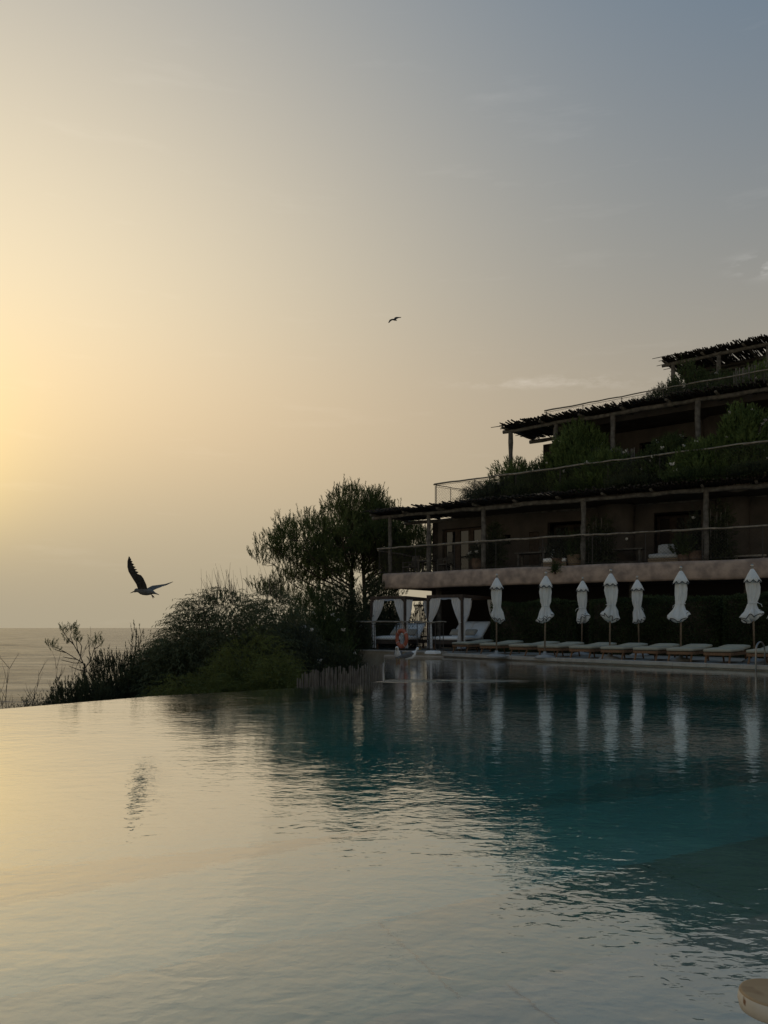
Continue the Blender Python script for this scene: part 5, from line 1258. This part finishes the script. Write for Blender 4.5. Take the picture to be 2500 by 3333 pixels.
# ------------------------------------------------------------------ gulls
def loft(mb, secs, n=14):
    """body through sections (centre, half width, half height)"""
    b = len(mb.v)
    for c, w, h in secs:
        for k in range(n): a = 2 * pi * k / n; mb.v.append((c[0], c[1] + w * cos(a), c[2] + h * sin(a)))
    for i in range(len(secs) - 1):
        for k in range(n): k2 = (k + 1) % n; mb.f.append((b + i * n + k, b + i * n + k2, b + (i + 1) * n + k2, b + (i + 1) * n + k))
    mb.f.append(tuple(b + k for k in range(n - 1, -1, -1))); e = b + (len(secs) - 1) * n; mb.f.append(tuple(e + k for k in range(n)))
def wing(mb, ctrl, n_f, finger):
    """ctrl: (leading point, trailing point) pairs root to tip; trailing edge cut into feathers"""
    up = []
    lead = [Vector(c[0]) for c in ctrl]; trail = [Vector(c[1]) for c in ctrl]
    def samp(a, t):
        k = t * (len(a) - 1); i = min(int(k), len(a) - 2); return a[i].lerp(a[i + 1], k - i)
    N_ = n_f * 2; rows = []
    for i in range(N_ + 1):
        t = i / N_; l = samp(lead, t); tr = samp(trail, t)
        if i % 2 == 1 and t > .45: tr = tr.lerp(l, finger)
        rows.append((l, l.lerp(tr, .35), l.lerp(tr, .7), tr))
    th = Vector((0, -.008, .002)); b = len(mb.v)
    for s in (1, -1):
        for i, r in enumerate(rows):
            for k, p in enumerate(r): mb.v.append(tuple(p + th * s * (1.0, .9, .4, .1)[k] * (1.1 - i / N_)))
    m = len(rows) * 4
    for i in range(N_):
        for k in range(3):
            a = b + i * 4 + k; mb.f.append((a, a + 1, a + 5, a + 4)); a += m; mb.f.append((a, a + 4, a + 5, a + 1))
        a = b + i * 4; mb.f.append((a, a + 4, a + 4 + m, a + m)); a = b + i * 4 + 3; mb.f.append((a, a + m, a + 4 + m, a + 4))
    e = b + N_ * 4; mb.f.append((e, e + 1, e + 1 + m, e + m)); mb.f.append((e + 1, e + 2, e + 2 + m, e + 1 + m)); mb.f.append((e + 2, e + 3, e + 3 + m, e + 2 + m))
def flying_gull():
    Y = 13.9; c = at(472, 1924, Y); T = thing('gull', 'grey gull flying low to the left with one wing raised', 'bird', c, 0, 'gulls at the pool')
    s = Y / F
    def q(px, py, dy=0): return ((px - 472) * s + c[0], c[1] + dy, -(py - 1924) * s + c[2])
    m = MB(); S = []
    for px, py, w, h in ((436, 1926, .006, .008), (439, 1923, .026, .03), (444, 1921, .034, .034), (450, 1922, .038, .036), (457, 1924, .06, .055), (466, 1925, .075, .066), (477, 1926, .078, .066), (488, 1926, .064, .056), (497, 1927, .045, .036), (505, 1931, .05, .016), (513, 1934, .055, .008), (517, 1936, .03, .004)): S.append((q(px, py), w, h))
    loft(m, S); m.build('body', M['feather_grey'], T, True)
    m = MB(); S = [(q(440, 1924), .013, .013), (q(432, 1927), .009, .010), (q(424, 1930.5), .003, .003)]; loft(m, S, 8); m.build('beak', M['feather_dark'], T, True)
    m = MB(); wing(m, [(q(452, 1917, -.05), q(483, 1919, -.05)), (q(451, 1903, -.12), q(482, 1904, -.10)), (q(444, 1886, -.2), q(476, 1884, -.16)), (q(435, 1865, -.27), q(465, 1865, -.23)), (q(433.5, 1850, -.31), q(459, 1850, -.29)), (q(436, 1832, -.35), q(452, 1833, -.34)), (q(442, 1817, -.38), q(446, 1819, -.38))], 12, .30)
    m.build('wing', M['feather_dark'], T, False)
    m = MB(); wing(m, [(q(478, 1914, .05), q(494, 1922, .06)), (q(487, 1905, .16), q(500, 1916, .14)), (q(503, 1901, .27), q(513, 1908, .25)), (q(520, 1897, .36), q(524, 1902, .35)), (q(542, 1888, .44), q(541, 1890, .44))], 10, .15)
    m.build('wing', M['feather_grey'], T, False)
    m = MB(); m.tube([q(489, 1932), q(494, 1937), q(497, 1940)], .007, 6)
    a, b, d, e = q(494, 1938, -.02), q(500, 1949, -.03), q(503, 1945, .02), q(496, 1936, .02); m.add([a, b, q(499, 1944, .01), d, e, (a[0], a[1] + .012, a[2]), (b[0], b[1] + .012, b[2]), (d[0], d[1] + .012, d[2])], [(0, 1, 2), (0, 2, 3), (0, 3, 4), (5, 6, 2), (5, 2, 7)]); m.build('foot', M['feather_dark'], T)
flying_gull()
def far_gull():
    Y = 82.0; c = at(1284, 1040, Y); T = thing('gull', 'tiny dark gull soaring high above the terraces', 'bird', c, 0, 'gulls at the pool'); s = Y / F
    def q(px, py, dy=0): return at(px, py, Y + dy)
    m = MB(); loft(m, [(q(1276, 1040.5), .02, .03), (q(1280, 1040), .09, .08), (q(1285, 1041), .1, .085), (q(1289, 1042.5), .06, .04), (q(1292, 1044), .07, .012)], 10); m.build('body', M['feather_dark'], T, True)
    m = MB(); wing(m, [(q(1282, 1037.5, -.05), q(1284, 1042.5, -.02)), (q(1275, 1038, -.3), q(1277, 1042.5, -.2)), (q(1268, 1041, -.5), q(1271.5, 1046, -.45)), (q(1263.5, 1050, -.6), q(1266.5, 1051.5, -.6))], 6, .03); m.build('wing', M['feather_dark'], T)
    m = MB(); wing(m, [(q(1282, 1038, .05), q(1289, 1043, .05)), (q(1285, 1033.0, .3), q(1291, 1038.5, .25)), (q(1290, 1031.5, .5), q(1297, 1035.5, .45)), (q(1306, 1032.0, .6), q(1306, 1034, .6))], 6, .03); m.build('wing', M['feather_dark'], T)
far_gull()
def standing_gull(label, loc, rz, s, mt, alert):
    T = thing('gull', label, 'bird', loc, rz, 'gulls at the pool')
    m = MB()
    # faces +x
    loft(m, [((-.02, 0, .12), .01, .01), ((0.0, 0, .14), .05, .05), ((.06, 0, .165), .068, .07), ((.13, 0, .185), .066, .075), ((.18, 0, .215), .05, .06), ((.195, 0, .25), .036, .045), ((.20, 0, .28), .034, .036), ((.215, 0, .305), .034, .036), ((.24, 0, .312), .026, .026), ((.252, 0, .308), .012, .012)], 14)
    m.v = [(x * s, y * s, z * s) for x, y, z in m.v]; m.build('body', M['feather_white'], T, True, False)
    for sd in (1, -1):
        m = MB(); loft(m, [((.15, sd * .045, .205), .012, .02), ((.10, sd * .06, .205), .02, .05), ((.02, sd * .06, .185), .02, .055), ((-.08, sd * .045, .155), .018, .036), ((-.18, sd * .02, .135), .01, .015), ((-.22, sd * .012, .13), .004, .006)], 10)
        m.v = [(x * s, y * s, z * s) for x, y, z in m.v]; m.build('wing', M[mt], T, True, False)
        m = MB(); m.tube([(.06, sd * .03, .12), (.055, sd * .03, .06), (.06, sd * .03, .0)], .006, 6); m.add([(.05, sd * .03, .004), (.11, sd * .05, .003), (.12, sd * .03, .003), (.11, sd * .01, .003), (.05, sd * .03, -.004), (.11, sd * .05, -.003), (.12, sd * .03, -.003), (.11, sd * .01, -.003)], [(0, 1, 2), (0, 2, 3), (6, 5, 4), (7, 6, 4), (1, 5, 6, 2), (2, 6, 7, 3)])
        m.v = [(x * s, y * s, z * s) for x, y, z in m.v]; m.build('leg', M['beak'], T, False, False)
    m = MB(); loft(m, [((-.05, 0, .135), .04, .02), ((-.12, 0, .13), .045, .01), ((-.16, 0, .128), .045, .005)], 8); m.v = [(x * s, y * s, z * s) for x, y, z in m.v]; m.build('tail', M['feather_white'], T, True, False)
    m = MB(); loft(m, [((.245, 0, .307), .012, .012), ((.275, 0, .303), .009, .010), ((.298, 0, .294), .003, .005)], 8); m.v = [(x * s, y * s, z * s) for x, y, z in m.v]; m.build('beak', M['beak'], T, True, False)
    for sd in (1, -1):
        m = MB(); m.lathe([(.001, -.005), (.005, 0), (.001, .005)], 8, (.232, sd * .028, .312)); m.v = [(x * s, y * s, z * s) for x, y, z in m.v]; m.build('eye', M['feather_dark'], T, True, False)
standing_gull('white breasted gull with grey wings standing in profile in the shallow pool', (xat(1322, 22.4), 22.4, -.03), .1, 1.42, 'feather_grey', 0)
standing_gull('gull turning its white breast to the camera in the shallow pool', (xat(1298, 23.3), 23.3, -.03), -1.75, 1.45, 'feather_grey', 1)

# ------------------------------------------------------------------ rounded wooden armrest at the lower right corner
def armchair():
    Yc = 1.14; c = at(2522, 3228, Yc); T = thing('wooden_armchair', 'worn round wooden armrest end at the lower right corner, over the water', 'chair', (c[0], c[1], .09))
    zt = c[2]; R = .0475; th = .029; m = MB(); n = 28; rz = radians(-12)
    ring = []
    for k in range(n + 1):
        a = pi / 2 + pi * k / n; ring.append((cos(a) * R, sin(a) * R))
    ring = [(.62, R * 1.05)] + [(.3, R * 1.02)] + ring + [(.3, -R * 1.02), (.62, -R * 1.05)]
    layers = [(-th, .90), (-th * .93, .97), (-th * .5, 1.03), (-th * .12, .99), (-th * .03, .96), (0, .90)]
    N_ = len(ring); b = 0
    for dz, k in layers:
        for x, y in ring:
            xx = x * k if x < .2 else x; yy = y * k; m.v.append((c[0] + xx * cos(rz) - yy * sin(rz), c[1] + xx * sin(rz) + yy * cos(rz), zt + dz))
    for i in range(len(layers) - 1):
        for k in range(N_): k2 = (k + 1) % N_; m.f.append((i * N_ + k, i * N_ + k2, (i + 1) * N_ + k2, (i + 1) * N_ + k))
    m.f.append(tuple(range(N_ - 1, -1, -1))); e = (len(layers) - 1) * N_; m.f.append(tuple(e + k for k in range(N_)))
    ar = m.build('armrest', M['armwood'], T, True); ar.data.materials.append(M['armside'])
    for pl in ar.data.polygons: pl.material_index = 1 if abs(pl.normal.z) < .6 and pl.center.z < (zt - th * .10 - root_loc(T)[2]) else 0
    for dx in (.14, .58):
        m = MB(); x, y = c[0] + dx * cos(rz), c[1] + dx * sin(rz); m.tube([(x, y, .09), (x, y, zt - th * .95)], .022, 8); m.build('leg', M['armwood'], T, True)
    m = MB(); m.box((c[0] + .36, c[1] - .34, .32), (.5, .5, .03), rz); m.build('seat', M['armwood'], T)
armchair()
